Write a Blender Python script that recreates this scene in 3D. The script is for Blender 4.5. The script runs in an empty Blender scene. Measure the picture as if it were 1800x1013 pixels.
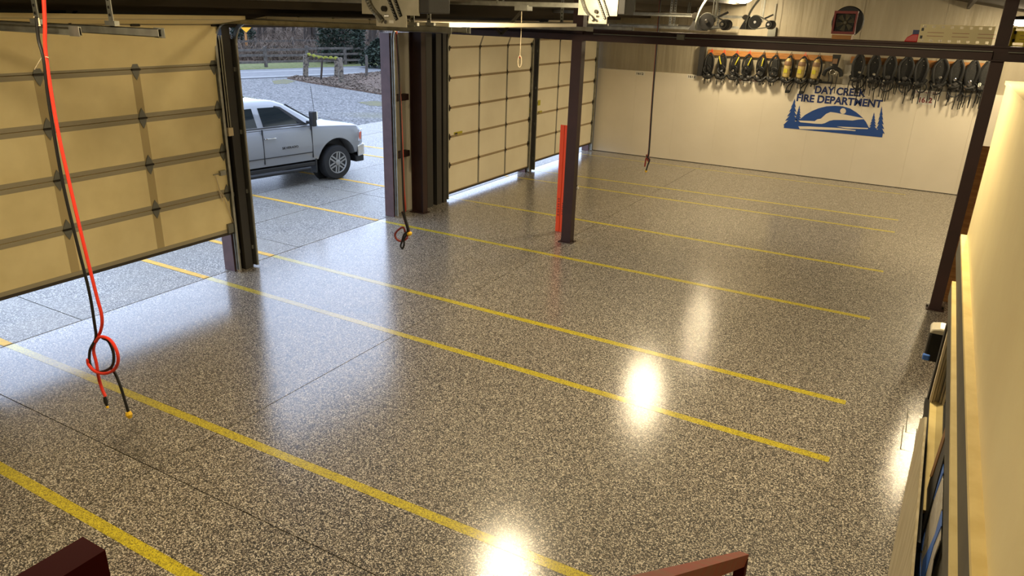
import bpy, bmesh, math, random
from mathutils import Vector as V, Matrix
SC = bpy.context.scene
COL = SC.collection
rnd = random.Random(7)

# ------------------------------------------------------------------ camera
RT = V((0.8683261, 0.49511472, 0.02951608)); UP = V((-0.19926922, 0.29374318, 0.93488327)); FW = V((-0.45420432, 0.81766519, -0.35372599))
CAM = V((9.1018, 0.0, 3.9294)); FPX = 1283.96
cd = bpy.data.cameras.new('camera'); cam = bpy.data.objects.new('camera', cd); COL.objects.link(cam)
cam.matrix_world = Matrix(((RT.x, UP.x, -FW.x, CAM.x), (RT.y, UP.y, -FW.y, CAM.y), (RT.z, UP.z, -FW.z, CAM.z), (0, 0, 0, 1)))
cd.sensor_fit = 'HORIZONTAL'; cd.sensor_width = 36.0; cd.lens = 36.0 * FPX / 1800.0; cd.clip_start = 0.05; cd.clip_end = 400
SC.camera = cam

# ------------------------------------------------------------------ world / exposure
w = bpy.data.worlds.new('overcast_sky'); SC.world = w; w.use_nodes = True
bgn = w.node_tree.nodes['Background']; bgn.inputs[0].default_value = (0.74, 0.90, 1.23, 1); bgn.inputs[1].default_value = 2.75
SC.view_settings.view_transform = 'Standard'; SC.view_settings.look = 'None'
SC.view_settings.exposure = 0.0; SC.view_settings.gamma = 1.0; SC.view_settings.use_curve_mapping = False
LAMP_L = 285.0      # radiance of the lamp domes
LAMP_COL = (1.0, 0.815, 0.515)

# ------------------------------------------------------------------ helpers
def px(u, v, axis, val):
    """point on the plane axis=val seen at photo pixel (u, v)"""
    d = FW + RT * ((u - 900) / FPX) + UP * ((506.5 - v) / FPX)
    i = 'xyz'.index(axis)
    return CAM + d * ((val - CAM[i]) / d[i])

def lin(c):
    c = c / 255.0
    return c / 12.92 if c <= 0.04045 else ((c + 0.055) / 1.055) ** 2.4
def rgb(r, g, b): return (lin(r), lin(g), lin(b), 1.0)

MATS = {}
def mat(name, col=None, rough=0.6, metal=0.0, noise=None, bump=None, coat=0.0, coat_rough=0.1, spec=0.5, trans=0.0, alpha=1.0, emit=None):
    """noise=(scale, other colour, lo, hi[, stretch xyz]); bump=(scale, strength[, stretch])"""
    if name in MATS: return MATS[name]
    m = bpy.data.materials.new(name); m.use_nodes = True; nt = m.node_tree; b = nt.nodes['Principled BSDF']
    b.inputs['Base Color'].default_value = col; b.inputs['Roughness'].default_value = rough; b.inputs['Metallic'].default_value = metal
    b.inputs['Coat Weight'].default_value = coat; b.inputs['Coat Roughness'].default_value = coat_rough
    b.inputs['Specular IOR Level'].default_value = spec; b.inputs['Transmission Weight'].default_value = trans; b.inputs['Alpha'].default_value = alpha
    if emit:
        b.inputs['Emission Color'].default_value = emit[0]; b.inputs['Emission Strength'].default_value = emit[1]
    def tex(scale, stretch, detail=4):
        tc = nt.nodes.new('ShaderNodeTexCoord'); mp = nt.nodes.new('ShaderNodeMapping'); n = nt.nodes.new('ShaderNodeTexNoise')
        if stretch: mp.inputs['Scale'].default_value = stretch
        n.inputs['Scale'].default_value = scale; n.inputs['Detail'].default_value = detail
        nt.links.new(tc.outputs['Object'], mp.inputs['Vector']); nt.links.new(mp.outputs['Vector'], n.inputs['Vector']); return n
    if noise:
        n = tex(noise[0], noise[4] if len(noise) > 4 else None); r = nt.nodes.new('ShaderNodeValToRGB')
        r.color_ramp.elements[0].position = noise[2]; r.color_ramp.elements[1].position = noise[3]
        r.color_ramp.elements[0].color = col; r.color_ramp.elements[1].color = noise[1]
        nt.links.new(n.outputs['Fac'], r.inputs['Fac']); nt.links.new(r.outputs['Color'], b.inputs['Base Color'])
    if bump:
        n = tex(bump[0], bump[2] if len(bump) > 2 else None, 3); bp = nt.nodes.new('ShaderNodeBump')
        bp.inputs['Strength'].default_value = bump[1]; bp.inputs['Distance'].default_value = bump[3] if len(bump) > 3 else 0.02
        nt.links.new(n.outputs['Fac'], bp.inputs['Height']); nt.links.new(bp.outputs['Normal'], b.inputs['Normal'])
    MATS[name] = m; return m

def flake_mat(name, stops, scale, rough, coat, coat_rough, bump_s=0.15, patch=None, vary=None):
    """random flakes (Voronoi cells) under a clear coat"""
    m = bpy.data.materials.new(name); m.use_nodes = True; nt = m.node_tree; b = nt.nodes['Principled BSDF']
    tc = nt.nodes.new('ShaderNodeTexCoord'); vo = nt.nodes.new('ShaderNodeTexVoronoi'); vo.inputs['Scale'].default_value = scale
    nt.links.new(tc.outputs['Object'], vo.inputs['Vector'])
    sep = nt.nodes.new('ShaderNodeSeparateColor'); nt.links.new(vo.outputs['Color'], sep.inputs[0])
    r = nt.nodes.new('ShaderNodeValToRGB'); r.color_ramp.interpolation = 'CONSTANT'; e = r.color_ramp.elements
    e[0].position = 0; e[0].color = stops[0][1]; e[1].position = stops[1][0]; e[1].color = stops[1][1]
    for p, c in stops[2:]:
        x = e.new(p); x.color = c
    nt.links.new(sep.outputs[0], r.inputs['Fac']); out = r.outputs['Color']
    if vary:
        n = nt.nodes.new('ShaderNodeTexNoise'); n.inputs['Scale'].default_value = vary[0]; n.inputs['Detail'].default_value = 3
        nt.links.new(tc.outputs['Object'], n.inputs['Vector'])
        rr = nt.nodes.new('ShaderNodeValToRGB'); rr.color_ramp.elements[0].position = vary[2]; rr.color_ramp.elements[1].position = vary[3]
        nt.links.new(n.outputs['Fac'], rr.inputs['Fac'])
        mx = nt.nodes.new('ShaderNodeMix'); mx.data_type = 'RGBA'; mx.inputs[7].default_value = vary[1]
        ml = nt.nodes.new('ShaderNodeMath'); ml.operation = 'MULTIPLY'; ml.inputs[1].default_value = vary[4]
        nt.links.new(rr.outputs['Color'], ml.inputs[0]); nt.links.new(ml.outputs[0], mx.inputs[0])
        nt.links.new(out, mx.inputs[6]); out = mx.outputs[2]
    nt.links.new(out, b.inputs['Base Color'])
    b.inputs['Roughness'].default_value = rough; b.inputs['Coat Weight'].default_value = coat; b.inputs['Coat Roughness'].default_value = coat_rough; b.inputs['Coat IOR'].default_value = 1.68
    if bump_s:
        bp = nt.nodes.new('ShaderNodeBump'); bp.inputs['Strength'].default_value = bump_s; bp.inputs['Distance'].default_value = 0.003
        nt.links.new(vo.outputs['Distance'], bp.inputs['Height'])
        nt.links.new(bp.outputs['Normal'], b.inputs['Normal'])
        if coat: nt.links.new(bp.outputs['Normal'], b.inputs['Coat Normal'])
    MATS[name] = m; return m

class MB:
    """collects shapes in one bmesh"""
    def __init__(s): s.bm = bmesh.new()
    def face(s, pts, both=False):
        vs = [s.bm.verts.new(p) for p in pts]
        return s.bm.faces.new(vs)
    def hexa(s, p):   # 8 points: bottom 4 ccw, top 4 ccw
        v = [s.bm.verts.new(q) for q in p]
        for f in ((3, 2, 1, 0), (4, 5, 6, 7), (0, 1, 5, 4), (1, 2, 6, 5), (2, 3, 7, 6), (3, 0, 4, 7)): s.bm.faces.new([v[i] for i in f])
        return s
    def box(s, a, b):
        x0, y0, z0 = a; x1, y1, z1 = b
        if x0 > x1: x0, x1 = x1, x0
        if y0 > y1: y0, y1 = y1, y0
        if z0 > z1: z0, z1 = z1, z0
        return s.hexa([(x0, y0, z0), (x1, y0, z0), (x1, y1, z0), (x0, y1, z0), (x0, y0, z1), (x1, y0, z1), (x1, y1, z1), (x0, y1, z1)])
    def obox(s, c, ax, ay, az):   # half-axis vectors
        c, ax, ay, az = V(c), V(ax), V(ay), V(az)
        return s.hexa([c - ax - ay - az, c + ax - ay - az, c + ax + ay - az, c - ax + ay - az, c - ax - ay + az, c + ax - ay + az, c + ax + ay + az, c - ax + ay + az])
    def tube(s, path, r, n=8, cap=True, closed=False):
        path = [V(p) for p in path]; m = len(path); rs = r if isinstance(r, (list, tuple)) else [r] * m
        up = None; rings = []
        for i, p in enumerate(path):
            if closed: t = path[(i + 1) % m] - path[i - 1]
            else: t = path[min(i + 1, m - 1)] - path[max(i - 1, 0)]
            if t.length < 1e-9: t = V((0, 0, 1))
            t.normalize()
            if up is None: up = V((0, 0, 1)) if abs(t.z) < 0.9 else V((1, 0, 0))
            a = t.cross(up)
            if a.length < 1e-4: a = t.cross(V((0, 1, 0.1)))
            a.normalize(); b = a.cross(t); up = b.copy()
            rings.append([s.bm.verts.new(p + (a * math.cos(2 * math.pi * (k + 0.5) / n) + b * math.sin(2 * math.pi * (k + 0.5) / n)) * rs[i]) for k in range(n)])
        for i in range(m if closed else m - 1):
            A, B = rings[i], rings[(i + 1) % m]
            for k in range(n): s.bm.faces.new((A[k], A[(k + 1) % n], B[(k + 1) % n], B[k]))
        if cap and not closed:
            s.bm.faces.new(rings[0][::-1]); s.bm.faces.new(rings[-1])
        return s
    def cyl(s, a, b, r, n=16): return s.tube([a, b], r, n)
    def prism(s, pts, d):     # planar polygon pushed along d
        d = V(d); a = [s.bm.verts.new(p) for p in pts]; b = [s.bm.verts.new(V(p) + d) for p in pts]
        s.bm.faces.new(a); s.bm.faces.new(b[::-1]); n = len(a)
        for i in range(n): s.bm.faces.new((a[i], b[i], b[(i + 1) % n], a[(i + 1) % n]))
        return s
    def lathe(s, c, axis, prof, n=24):  # prof = [(radius, height along axis)]
        c, ax = V(c), V(axis).normalized(); u = ax.orthogonal().normalized(); v = ax.cross(u); rings = []
        for r, h in prof:
            rings.append([s.bm.verts.new(c + ax * h + (u * math.cos(2 * math.pi * k / n) + v * math.sin(2 * math.pi * k / n)) * max(r, 1e-4)) for k in range(n)])
        for A, B in zip(rings, rings[1:]):
            for k in range(n): s.bm.faces.new((A[k], A[(k + 1) % n], B[(k + 1) % n], B[k]))
        s.bm.faces.new(rings[0][::-1]); s.bm.faces.new(rings[-1]); return s
    def mesh(s, name, off=V((0, 0, 0)), smooth=False):
        if off.length: bmesh.ops.translate(s.bm, verts=s.bm.verts, vec=-off)
        bmesh.ops.recalc_face_normals(s.bm, faces=s.bm.faces)
        me = bpy.data.meshes.new(name); s.bm.to_mesh(me); s.bm.free()
        if smooth:
            for p in me.polygons: p.use_smooth = True
            try: me.set_sharp_from_angle(angle=math.radians(40))
            except Exception: pass
        return me

def wloc(o):
    p = V((0, 0, 0))
    while o: p = p + o.location; o = o.parent
    return p
def put(name, mb, m, parent=None, smooth=False, bevel=0.0, local=False):
    """one mesh object; the shapes are in world coordinates (parents are unrotated)"""
    off = wloc(parent) if parent and not local else V((0, 0, 0))
    if isinstance(mb, MB): me = mb.mesh(name, off, smooth)
    else:
        me = mb
        if off.length: me.transform(Matrix.Translation(-off))
    me.materials.append(MATS[m] if isinstance(m, str) else m) if not me.materials else None
    o = bpy.data.objects.new(name, me); COL.objects.link(o); o.parent = parent
    if bevel:
        bv = o.modifiers.new('bevel', 'BEVEL'); bv.width = bevel; bv.segments = 2; bv.limit_method = 'ANGLE'
    return o
def tag(o, label=None, cat=None, group=None, kind=None):
    for k, v in (('label', label), ('category', cat), ('group', group), ('kind', kind)):
        if v: o[k] = v
    return o
def thing(name, loc, label, cat, group=None):
    o = bpy.data.objects.new(name, None); COL.objects.link(o); o.location = loc; o.empty_display_size = 0.1
    return tag(o, label, cat, group)
def struct(name, mb=None, m=None, loc=None, label=None):
    if mb is None:
        o = bpy.data.objects.new(name, None); COL.objects.link(o)
        if loc: o.location = loc
    else: o = put(name, mb, m)
    return tag(o, label=label, kind='structure')
def share(src, name, loc, parent):   # same mesh again, as another piece
    o = src.copy(); o.name = name; COL.objects.link(o); o.parent = parent; o.location = loc; return o
def spl(pts, k=6):   # Catmull-Rom
    pts = [V(p) for p in pts]; q = [pts[0] * 2 - pts[1]] + pts + [pts[-1] * 2 - pts[-2]]; out = []
    for i in range(1, len(q) - 2):
        for j in range(k):
            t = j / k; a, b, c, d = q[i - 1], q[i], q[i + 1], q[i + 2]
            out.append(0.5 * ((2 * b) + (c - a) * t + (2 * a - 5 * b + 4 * c - d) * t * t + (3 * b - a - 3 * c + d) * t ** 3))
    return out + [pts[-1]]
def text_mesh(s, size, o, ex, ez, width=None, bold=0.0, depth=0.002, shear=0.0):
    """lettering whose left baseline is o, running along ex, up along ez"""
    cu = bpy.data.curves.new('lettering', 'FONT'); cu.body = s; cu.size = 1.0; cu.extrude = depth / size; cu.offset = bold; cu.shear = shear
    ob = bpy.data.objects.new('lettering', cu); COL.objects.link(ob); dg = bpy.context.evaluated_depsgraph_get()
    me = bpy.data.meshes.new_from_object(ob.evaluated_get(dg)); bpy.data.objects.remove(ob); bpy.data.curves.remove(cu)
    xs = [v.co.x for v in me.vertices]; ys = [v.co.y for v in me.vertices]; x0, x1 = min(xs), max(xs); y0, y1 = min(ys), max(ys)
    sx = (width / (x1 - x0)) if width else size / (y1 - y0); sz = size / (y1 - y0)
    ex, ez, o = V(ex).normalized(), V(ez).normalized(), V(o); n = ex.cross(ez)
    for v in me.vertices: v.co = o + ex * ((v.co.x - x0) * sx) + ez * ((v.co.y - y0) * sz) + n * (v.co.z * size)
    me.materials.clear(); return me

# ------------------------------------------------------------------ materials
flake_mat('floor_flake', [(0, rgb(18, 16, 14)), (0.24, rgb(60, 54, 46)), (0.42, rgb(98, 90, 79)), (0.62, rgb(158, 148, 132)), (0.84, rgb(216, 208, 192))], 125, 0.55, 1.0, 0.165, 0.10)
flake_mat('line_flake', [(0, rgb(140, 126, 6)), (0.25, rgb(184, 166, 8)), (0.55, rgb(202, 184, 10)), (0.85, rgb(222, 206, 40))], 125, 0.55, 1.0, 0.165, 0.10)
flake_mat('apron_concrete', [(0, rgb(74, 71, 66)), (0.25, rgb(108, 105, 98)), (0.55, rgb(142, 138, 130)), (0.85, rgb(198, 193, 184))], 75, 0.5, 0.3, 0.35, 0.25, vary=(0.8, rgb(140, 135, 124), 0.4, 0.65, 0.55))
flake_mat('gravel', [(0, rgb(58, 58, 58)), (0.2, rgb(80, 80, 80)), (0.5, rgb(104, 103, 102)), (0.8, rgb(132, 131, 130))], 16, 0.8, 0.0, 0.3, 0.6, vary=(0.16, rgb(96, 94, 66), 0.60, 0.72, 0.6))
mat('line_outdoor', rgb(226, 176, 60), 0.6, noise=(14, rgb(206, 164, 66), 0.4, 0.6))
mat('asphalt', rgb(96, 97, 99), 0.7, noise=(3, rgb(108, 109, 111), 0.35, 0.65))
mat('road_paint', rgb(170, 170, 166), 0.6)
mat('leaf_litter', rgb(62, 48, 38), 0.95, noise=(9, rgb(112, 90, 74), 0.4, 0.62), bump=(20, 0.8))
mat('grass', rgb(82, 94, 44), 0.95, noise=(4, rgb(112, 110, 66), 0.4, 0.62), bump=(30, 0.8))
mat('hill_soil', rgb(56, 46, 37), 0.95, noise=(1.6, rgb(92, 78, 65), 0.4, 0.6), bump=(6, 1.0))
mat('joint_dark', rgb(48, 42, 34), 0.8)
mat('panel_white', rgb(228, 218, 198), 0.62, noise=(1.4, rgb(222, 212, 191), 0.3, 0.7))
mat('vinyl', rgb(196, 190, 174), 0.45, noise=(1.1, rgb(184, 177, 160), 0.3, 0.7, (4, 1, 0.5)), bump=(3.0, 0.35, (3.2, 1, 0.22), 0.05))
mat('insulation', rgb(164, 154, 132), 0.5, noise=(1.1, rgb(150, 140, 118), 0.3, 0.7, (4, 1, 0.5)), bump=(3.0, 0.5, (3.2, 1, 0.22), 0.05))
mat('door_vinyl', rgb(238, 220, 166), 0.6, noise=(2.2, rgb(226, 207, 152), 0.35, 0.7), bump=(7, 0.12, (1, 1, 0.3)))
mat('door_vinyl_pale', rgb(236, 226, 198), 0.55, noise=(1.5, rgb(229, 218, 189), 0.35, 0.7))
mat('door_tape', rgb(186, 166, 118), 0.6)
mat('rib', rgb(158, 148, 122), 0.6)
mat('rib_brown', rgb(170, 148, 112), 0.6)
mat('stile', rgb(128, 124, 110), 0.5)
mat('seal', rgb(58, 50, 38), 0.7)
mat('hinge_steel', rgb(112, 112, 104), 0.45, metal=0.3)
mat('hinge_dark', rgb(52, 48, 42), 0.4, metal=0.6)
mat('galv', rgb(176, 176, 168), 0.38, metal=0.85, noise=(8, rgb(150, 150, 142), 0.35, 0.65))
mat('galv_dull', rgb(120, 120, 112), 0.45, metal=0.7)
mat('plate_steel', rgb(196, 190, 172), 0.42, metal=0.45, noise=(6, rgb(176, 170, 150), 0.35, 0.65))
mat('jamb_purple', rgb(88, 64, 63), 0.5, noise=(5, rgb(78, 56, 56), 0.4, 0.6))
mat('rust_red', rgb(52, 28, 22), 0.6, noise=(3, rgb(44, 23, 18), 0.35, 0.65))
mat('dark_steel', rgb(46, 44, 42), 0.5)
mat('black', rgb(22, 21, 20), 0.5)
mat('black_rubber', rgb(20, 20, 21), 0.6)
mat('roof_dark', rgb(62, 54, 42), 0.9)
mat('wood', rgb(176, 122, 62), 0.6, noise=(3, rgb(150, 98, 44), 0.35, 0.65, (1.2, 6, 10)))
mat('wood_dark', rgb(136, 96, 44), 0.65, noise=(4, rgb(112, 76, 32), 0.35, 0.65, (6, 6, 0.8)))
mat('ply_tan', rgb(190, 176, 140), 0.6, noise=(3, rgb(172, 156, 118), 0.4, 0.6, (8, 4, 1)))
mat('cream_paint', rgb(228, 212, 160), 0.42, noise=(1.3, rgb(220, 202, 150), 0.35, 0.65), bump=(9, 0.10))
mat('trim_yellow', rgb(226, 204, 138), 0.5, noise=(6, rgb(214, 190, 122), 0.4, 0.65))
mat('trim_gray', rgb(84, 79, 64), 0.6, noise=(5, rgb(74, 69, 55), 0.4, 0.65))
mat('orange_paint', rgb(240, 78, 26), 0.45)
mat('cord_red', rgb(232, 58, 40), 0.45); mat('cord_brown', rgb(140, 52, 40), 0.5); mat('cord_black', rgb(24, 23, 22), 0.5)
mat('plug_yellow', rgb(232, 188, 40), 0.45)
mat('rope', rgb(206, 190, 160), 0.8)
mat('blue_paint', rgb(28, 70, 142), 0.5); mat('navy', rgb(24, 46, 104), 0.5); mat('text_black', rgb(30, 26, 24), 0.6); mat('text_red', rgb(128, 22, 34), 0.6)
mat('label_white', rgb(226, 222, 210), 0.6)
mat('harness', rgb(15, 15, 14), 0.6, noise=(30, rgb(30, 29, 26), 0.45, 0.62)); mat('strap', rgb(13, 13, 13), 0.6)
mat('bottle_tan', rgb(186, 164, 104), 0.45, noise=(14, rgb(166, 144, 86), 0.42, 0.58)); mat('bottle_cap', rgb(120, 92, 66), 0.5)
mat('strap_yellow', rgb(188, 178, 44), 0.6); mat('chrome', rgb(215, 215, 215), 0.15, metal=1.0)
mat('fan_red', rgb(112, 22, 24), 0.5); mat('bright_red', rgb(196, 26, 26), 0.4); mat('yellow_board', rgb(218, 196, 30), 0.5); mat('board_cream', rgb(222, 208, 158), 0.5)
mat('blue_tape', rgb(66, 112, 196), 0.5); mat('film', rgb(188, 180, 164), 0.35, bump=(11, 0.9, (1, 1, 0.6), 0.03))
mat('dispenser', rgb(26, 25, 24), 0.25); mat('dispenser_top', rgb(196, 188, 166), 0.3); mat('beige_trim', rgb(214, 196, 158), 0.5)
mat('glass_dark', rgb(40, 42, 40), 0.03, spec=0.8)
mat('handrail_red', rgb(142, 56, 44), 0.55, noise=(4, rgb(130, 78, 60), 0.42, 0.66, (8, 1.5, 8))); mat('newel_red', rgb(72, 8, 11), 0.8, spec=0.15)
mat('truck_paint', rgb(132, 134, 137), 0.4, metal=0.2, coat=1.0, coat_rough=0.06); mat('truck_glass', rgb(34, 40, 42), 0.04, spec=0.8); mat('truck_trim', rgb(26, 26, 27), 0.5)
mat('tyre', rgb(34, 34, 35), 0.8); mat('wheel_alloy', rgb(156, 156, 156), 0.35, metal=0.7); mat('headlamp', rgb(214, 216, 220), 0.1); mat('amber', rgb(196, 96, 70), 0.2)
mat('fence_wood', rgb(84, 78, 71), 0.85, noise=(5, rgb(64, 58, 52), 0.4, 0.6)); mat('post_wood', rgb(108, 98, 85), 0.85, noise=(9, rgb(56, 50, 43), 0.45, 0.6)); mat('moss', rgb(112, 112, 26), 0.95, bump=(40, 1.0))
mat('bark', rgb(66, 55, 46), 0.9, noise=(3, rgb(46, 38, 32), 0.4, 0.6, (4, 4, 1))); mat('twig', rgb(104, 90, 78), 0.95); mat('evergreen', rgb(38, 52, 34), 0.8, noise=(3, rgb(22, 34, 25), 0.35, 0.65)); mat('bramble', rgb(78, 64, 52), 0.95, noise=(2.0, rgb(116, 101, 88), 0.4, 0.6))
mat('moss_dull', rgb(104, 100, 62), 0.95, noise=(6, rgb(92, 90, 74), 0.4, 0.6)); mat('sign_yellow', rgb(238, 172, 20), 0.5)
mat('lamp_body', rgb(60, 58, 54), 0.4, metal=0.5)

# ------------------------------------------------------------------ the setting
XR, YB, YF = 13.5, -4.0, 21.0
# floor: dark joint base and coated slabs
fl = struct('floor', MB().box((-0.02, YB, -0.20), (XR, YF + 0.2, -0.012)), 'joint_dark', label='tan speckled flake floor coating with glossy clear coat')
for (x0, x1) in ((0.0, 3.655), (3.665, XR)):
    for (y0, y1) in ((YB, 3.29), (3.30, YF + 0.2)):
        put('slab', MB().box((x0, y0, -0.012), (x1, y1, 0.0)), 'floor_flake', fl)
LINES = [(2.60, 2.57), (3.99, 4.10), (6.85, 6.75), (8.16, 8.05), (10.88, 10.88), (13.27, 13.31), (16.05, 16.19), (17.12, 17.31), (20.13, 20.20)]
for i, (ya, yb) in enumerate(LINES):
    h = 0.05 if i < 8 else 0.03
    put('line_marking', MB().hexa([(0, ya - h, 0.0), (8.89, yb - h, 0.0), (8.89, yb + h, 0.0), (0, ya + h, 0.0), (0, ya - h, 0.0012), (8.89, yb - h, 0.0012), (8.89, yb + h, 0.0012), (0, ya + h, 0.0012)]), 'line_flake', fl)

# exterior ground
gr = struct('ground', MB().box((-140, -60, -0.6), (-0.02, 140, -0.045)), 'gravel', label='blue-grey gravel lot outside the open door')
ap = struct('apron', MB().box((-8.6, -6, -0.3), (-0.02, 40, -0.02)), 'joint_dark', label='grey concrete apron with yellow parking lines')
xs = [-8.6, -7.0, -5.3, -3.55, -1.75, -0.02]; ys = [-6, -2.4, 1.3, 4.9, 8.75, 12.4, 16.0, 19.6, 23.2, 28, 34, 40]
for x0, x1 in zip(xs, xs[1:]):
    for y0, y1 in zip(ys, ys[1:]):
        put('slab', MB().box((x0 + 0.008, y0 + 0.008, -0.02), (x1 - 0.008, y1 - 0.008, -0.002 - 0.003 * rnd.random())), 'apron_concrete', ap)
for i, (ya, yb) in enumerate(LINES):
    put('line_marking', MB().box((-6.9, ya - 0.05, -0.002), (-0.03, ya + 0.05, 0.001)), 'line_outdoor', ap)
RD = V((0.268, 0.963, 0)).normalized(); RN = V((-RD.y, RD.x, 0))      # road direction, away from the building
R0 = V((-24.0, 34.0, 0))
def strip(off0, off1, z, a=-70, b=90):
    P = [R0 + RD * a + RN * off0, R0 + RD * b + RN * off0, R0 + RD * b + RN * off1, R0 + RD * a + RN * off1]
    return MB().hexa([(p.x, p.y, -0.1) for p in P] + [(p.x, p.y, z) for p in P])
rdo = struct('road', strip(-0.4, 5.0, 0.0), 'asphalt', label='grey asphalt road with white edge lines')
put('edge_line', strip(0.05, 0.18, 0.004), 'road_paint', rdo); put('edge_line', strip(3.3, 3.45, 0.004), 'road_paint', rdo)
struct('verge', strip(5.0, 11.5, 0.02), 'grass', label='strip of green grass beyond the road')
struct('lane', strip(14.5, 18.5, 0.03), 'asphalt', label='pale lane behind the rail fences')
struct('bank', strip(11.5, 14.5, 0.02), 'leaf_litter', label='leaf covered bank between verge and lane')
# wooded hillside
hm = MB(); N = 26; G = []
for i in range(N):
    row = []
    for j in range(40):
        d = 18.5 + i * 2.4; a = -70 + j * 4.2
        p = R0 + RD * a + RN * d; z = max(0, d - 18.5) * 0.055 + 0.35 * math.sin(a * 0.31 + d * 0.5) * min(1, (d - 18.5) / 6) + (rnd.random() - 0.5) * 0.3 * min(1, (d - 18.5) / 4)
        row.append(hm.bm.verts.new((p.x, p.y, z + 0.0)))
    G.append(row)
for i in range(N - 1):
    for j in range(39): hm.bm.faces.new((G[i][j], G[i][j + 1], G[i + 1][j + 1], G[i + 1][j]))
struct('hillside', hm, 'hill_soil', label='brown wooded hillside behind the lane')
# leaf litter island by the driveway mouth
lp = [px(u, v, 'z', 0.0) for u, v in ((505, 137), (520, 133), (560, 138), (610, 131), (660, 127), (700, 122), (745, 150), (740, 185), (690, 168), (640, 160), (590, 152), (540, 144))]
lm = MB(); lm.prism([(p.x, p.y, -0.045) for p in lp], (0, 0, 0.06)); struct('leaf_island', lm, 'leaf_litter', label='brown fallen leaves at the driveway corner')

for pts in (((478, 141), (500, 138), (520, 141), (505, 146), (482, 146)), ((628, 178), (660, 176), (700, 180), (690, 186), (650, 184))):
    pm = MB(); pm.prism([(p.x, p.y, -0.05) for p in (px(u, v, 'z', 0.0) for u, v in pts)], (0, 0, 0.012)); struct('mossy_patch', pm, 'moss_dull', label='yellow green mossy patch in the gravel')
# wall with the doors (left)
wl = struct('wall_left', MB().box((-0.10, YB, 0), (0.02, 3.60, 4.0)), 'vinyl', label='door wall with four overhead doors')
def wpart(name, a, b, m, p=wl): return put(name, MB().box(a, b), m, p)
wpart('header', (-0.10, 3.60, 3.60), (0.04, YF, 4.0), 'roof_dark')
wpart('header_trim', (0.04, 3.60, 3.60), (0.07, 11.2, 3.66), 'seal'); wpart('header_trim', (0.04, 12.9, 3.44), (0.07, 20.7, 3.54), 'seal')
for (y0, y1) in ((7.31, 7.62), (11.30, 12.98), (16.72, 17.02), (20.78, YF)):
    wpart('cladding', (-0.10, y0 + 0.03, 0), (-0.02, y1 - 0.03, 3.5), 'vinyl')
for y0 in (7.27, 11.24, 16.70, 20.74):        # jamb faces turned to the openings
    wpart('jamb', (-0.12, y0, 0), (0.10, y0 + 0.045, 3.5), 'jamb_purple')
for y0 in (7.60, 12.96, 17.02, 3.58):
    wpart('jamb', (-0.12, y0, 0), (0.10, y0 + 0.045, 3.5), 'jamb_purple')
wpart('mullion', (-0.02, 7.34, 0), (0.03, 7.59, 3.5), 'dark_steel'); wpart('mullion_flange', (0.05, 7.44, 0), (0.16, 7.58, 3.62), 'dark_steel')
wpart('cover_strip', (0.02, 7.33, 0), (0.10, 7.40, 3.45), 'beige_trim')
wpart('mullion_flange', (-0.02, 16.76, 0), (0.13, 16.98, 3.5), 'dark_steel')
for y0, y1 in ((12.22, 12.42), (12.56, 12.74), (12.80, 12.93)):
    wpart('door_frame_post', (-0.02, y0, 0), (0.22, y1, 3.6), 'dark_steel')
wpart('girt', (-0.02, 11.42, 1.15), (0.10, 11.80, 1.27), 'rust_red'); wpart('girt', (-0.02, 11.42, 2.25), (0.10, 11.80, 2.37), 'rust_red')
wpart('back_board', (-0.02, 12.0, 0), (-0.005, 12.95, 3.5), 'black')

# far wall: white panels below, vinyl faced insulation above
wf = struct('wall_far', MB().box((-0.10, YF + 0.06, 0), (XR, YF + 0.2, 5.2)), 'insulation', label='far wall of white panels below and pale insulation above')
xp = 0.16
while xp < 13.3:
    x1 = min(xp + 1.22, 13.45)
    put('panel', MB().box((xp + 0.001, 20.955, 0.015), (x1 - 0.001, 21.06, 2.435)), 'panel_white', wf); xp += 1.22
put('kick_gap', MB().box((0.16, 20.97, 0.0), (13.4, 21.05, 0.015)), 'black', wf)
for x in (1.9, 5.1, 7.05, 8.9):
    put('seam_strip', MB().box((x, 21.045, 2.44), (x + 0.05, 21.062, 4.9)), 'insulation', wf)
# right, back and roof
struct('wall_right', MB().box((XR, YB, 0), (XR + 0.1, YF + 0.2, 4.2)), 'vinyl'); struct('wall_back', MB().box((-0.1, YB - 0.1, 0), (XR + 0.1, YB, 5.2)), 'panel_white')
prof = [(-0.3, 3.86), (2.2, 4.06), (6.76, 4.86), (10.0, 4.32), (XR + 0.3, 3.75)]
cm = MB(); cm.prism([(x, YB - 0.2, z) for x, z in prof] + [(x, YB - 0.2, z + 0.15) for x, z in prof[::-1]], (0, YF - YB + 0.6, 0))
cl = struct('ceiling', cm, 'roof_dark', label='dark underside of the pitched roof')
for x in (0.7, 1.6, 2.9, 4.2, 5.5, 8.0, 9.3, 10.9, 12.2):
    for (xa, za), (xb, zb) in zip(prof, prof[1:]):
        if xa <= x < xb: z = za + (zb - za) * (x - xa) / (xb - xa)
    put('purlin', MB().box((x - 0.03, YB, z - 0.14), (x + 0.03, YF, z + 0.02)), 'roof_dark', cl)

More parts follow.
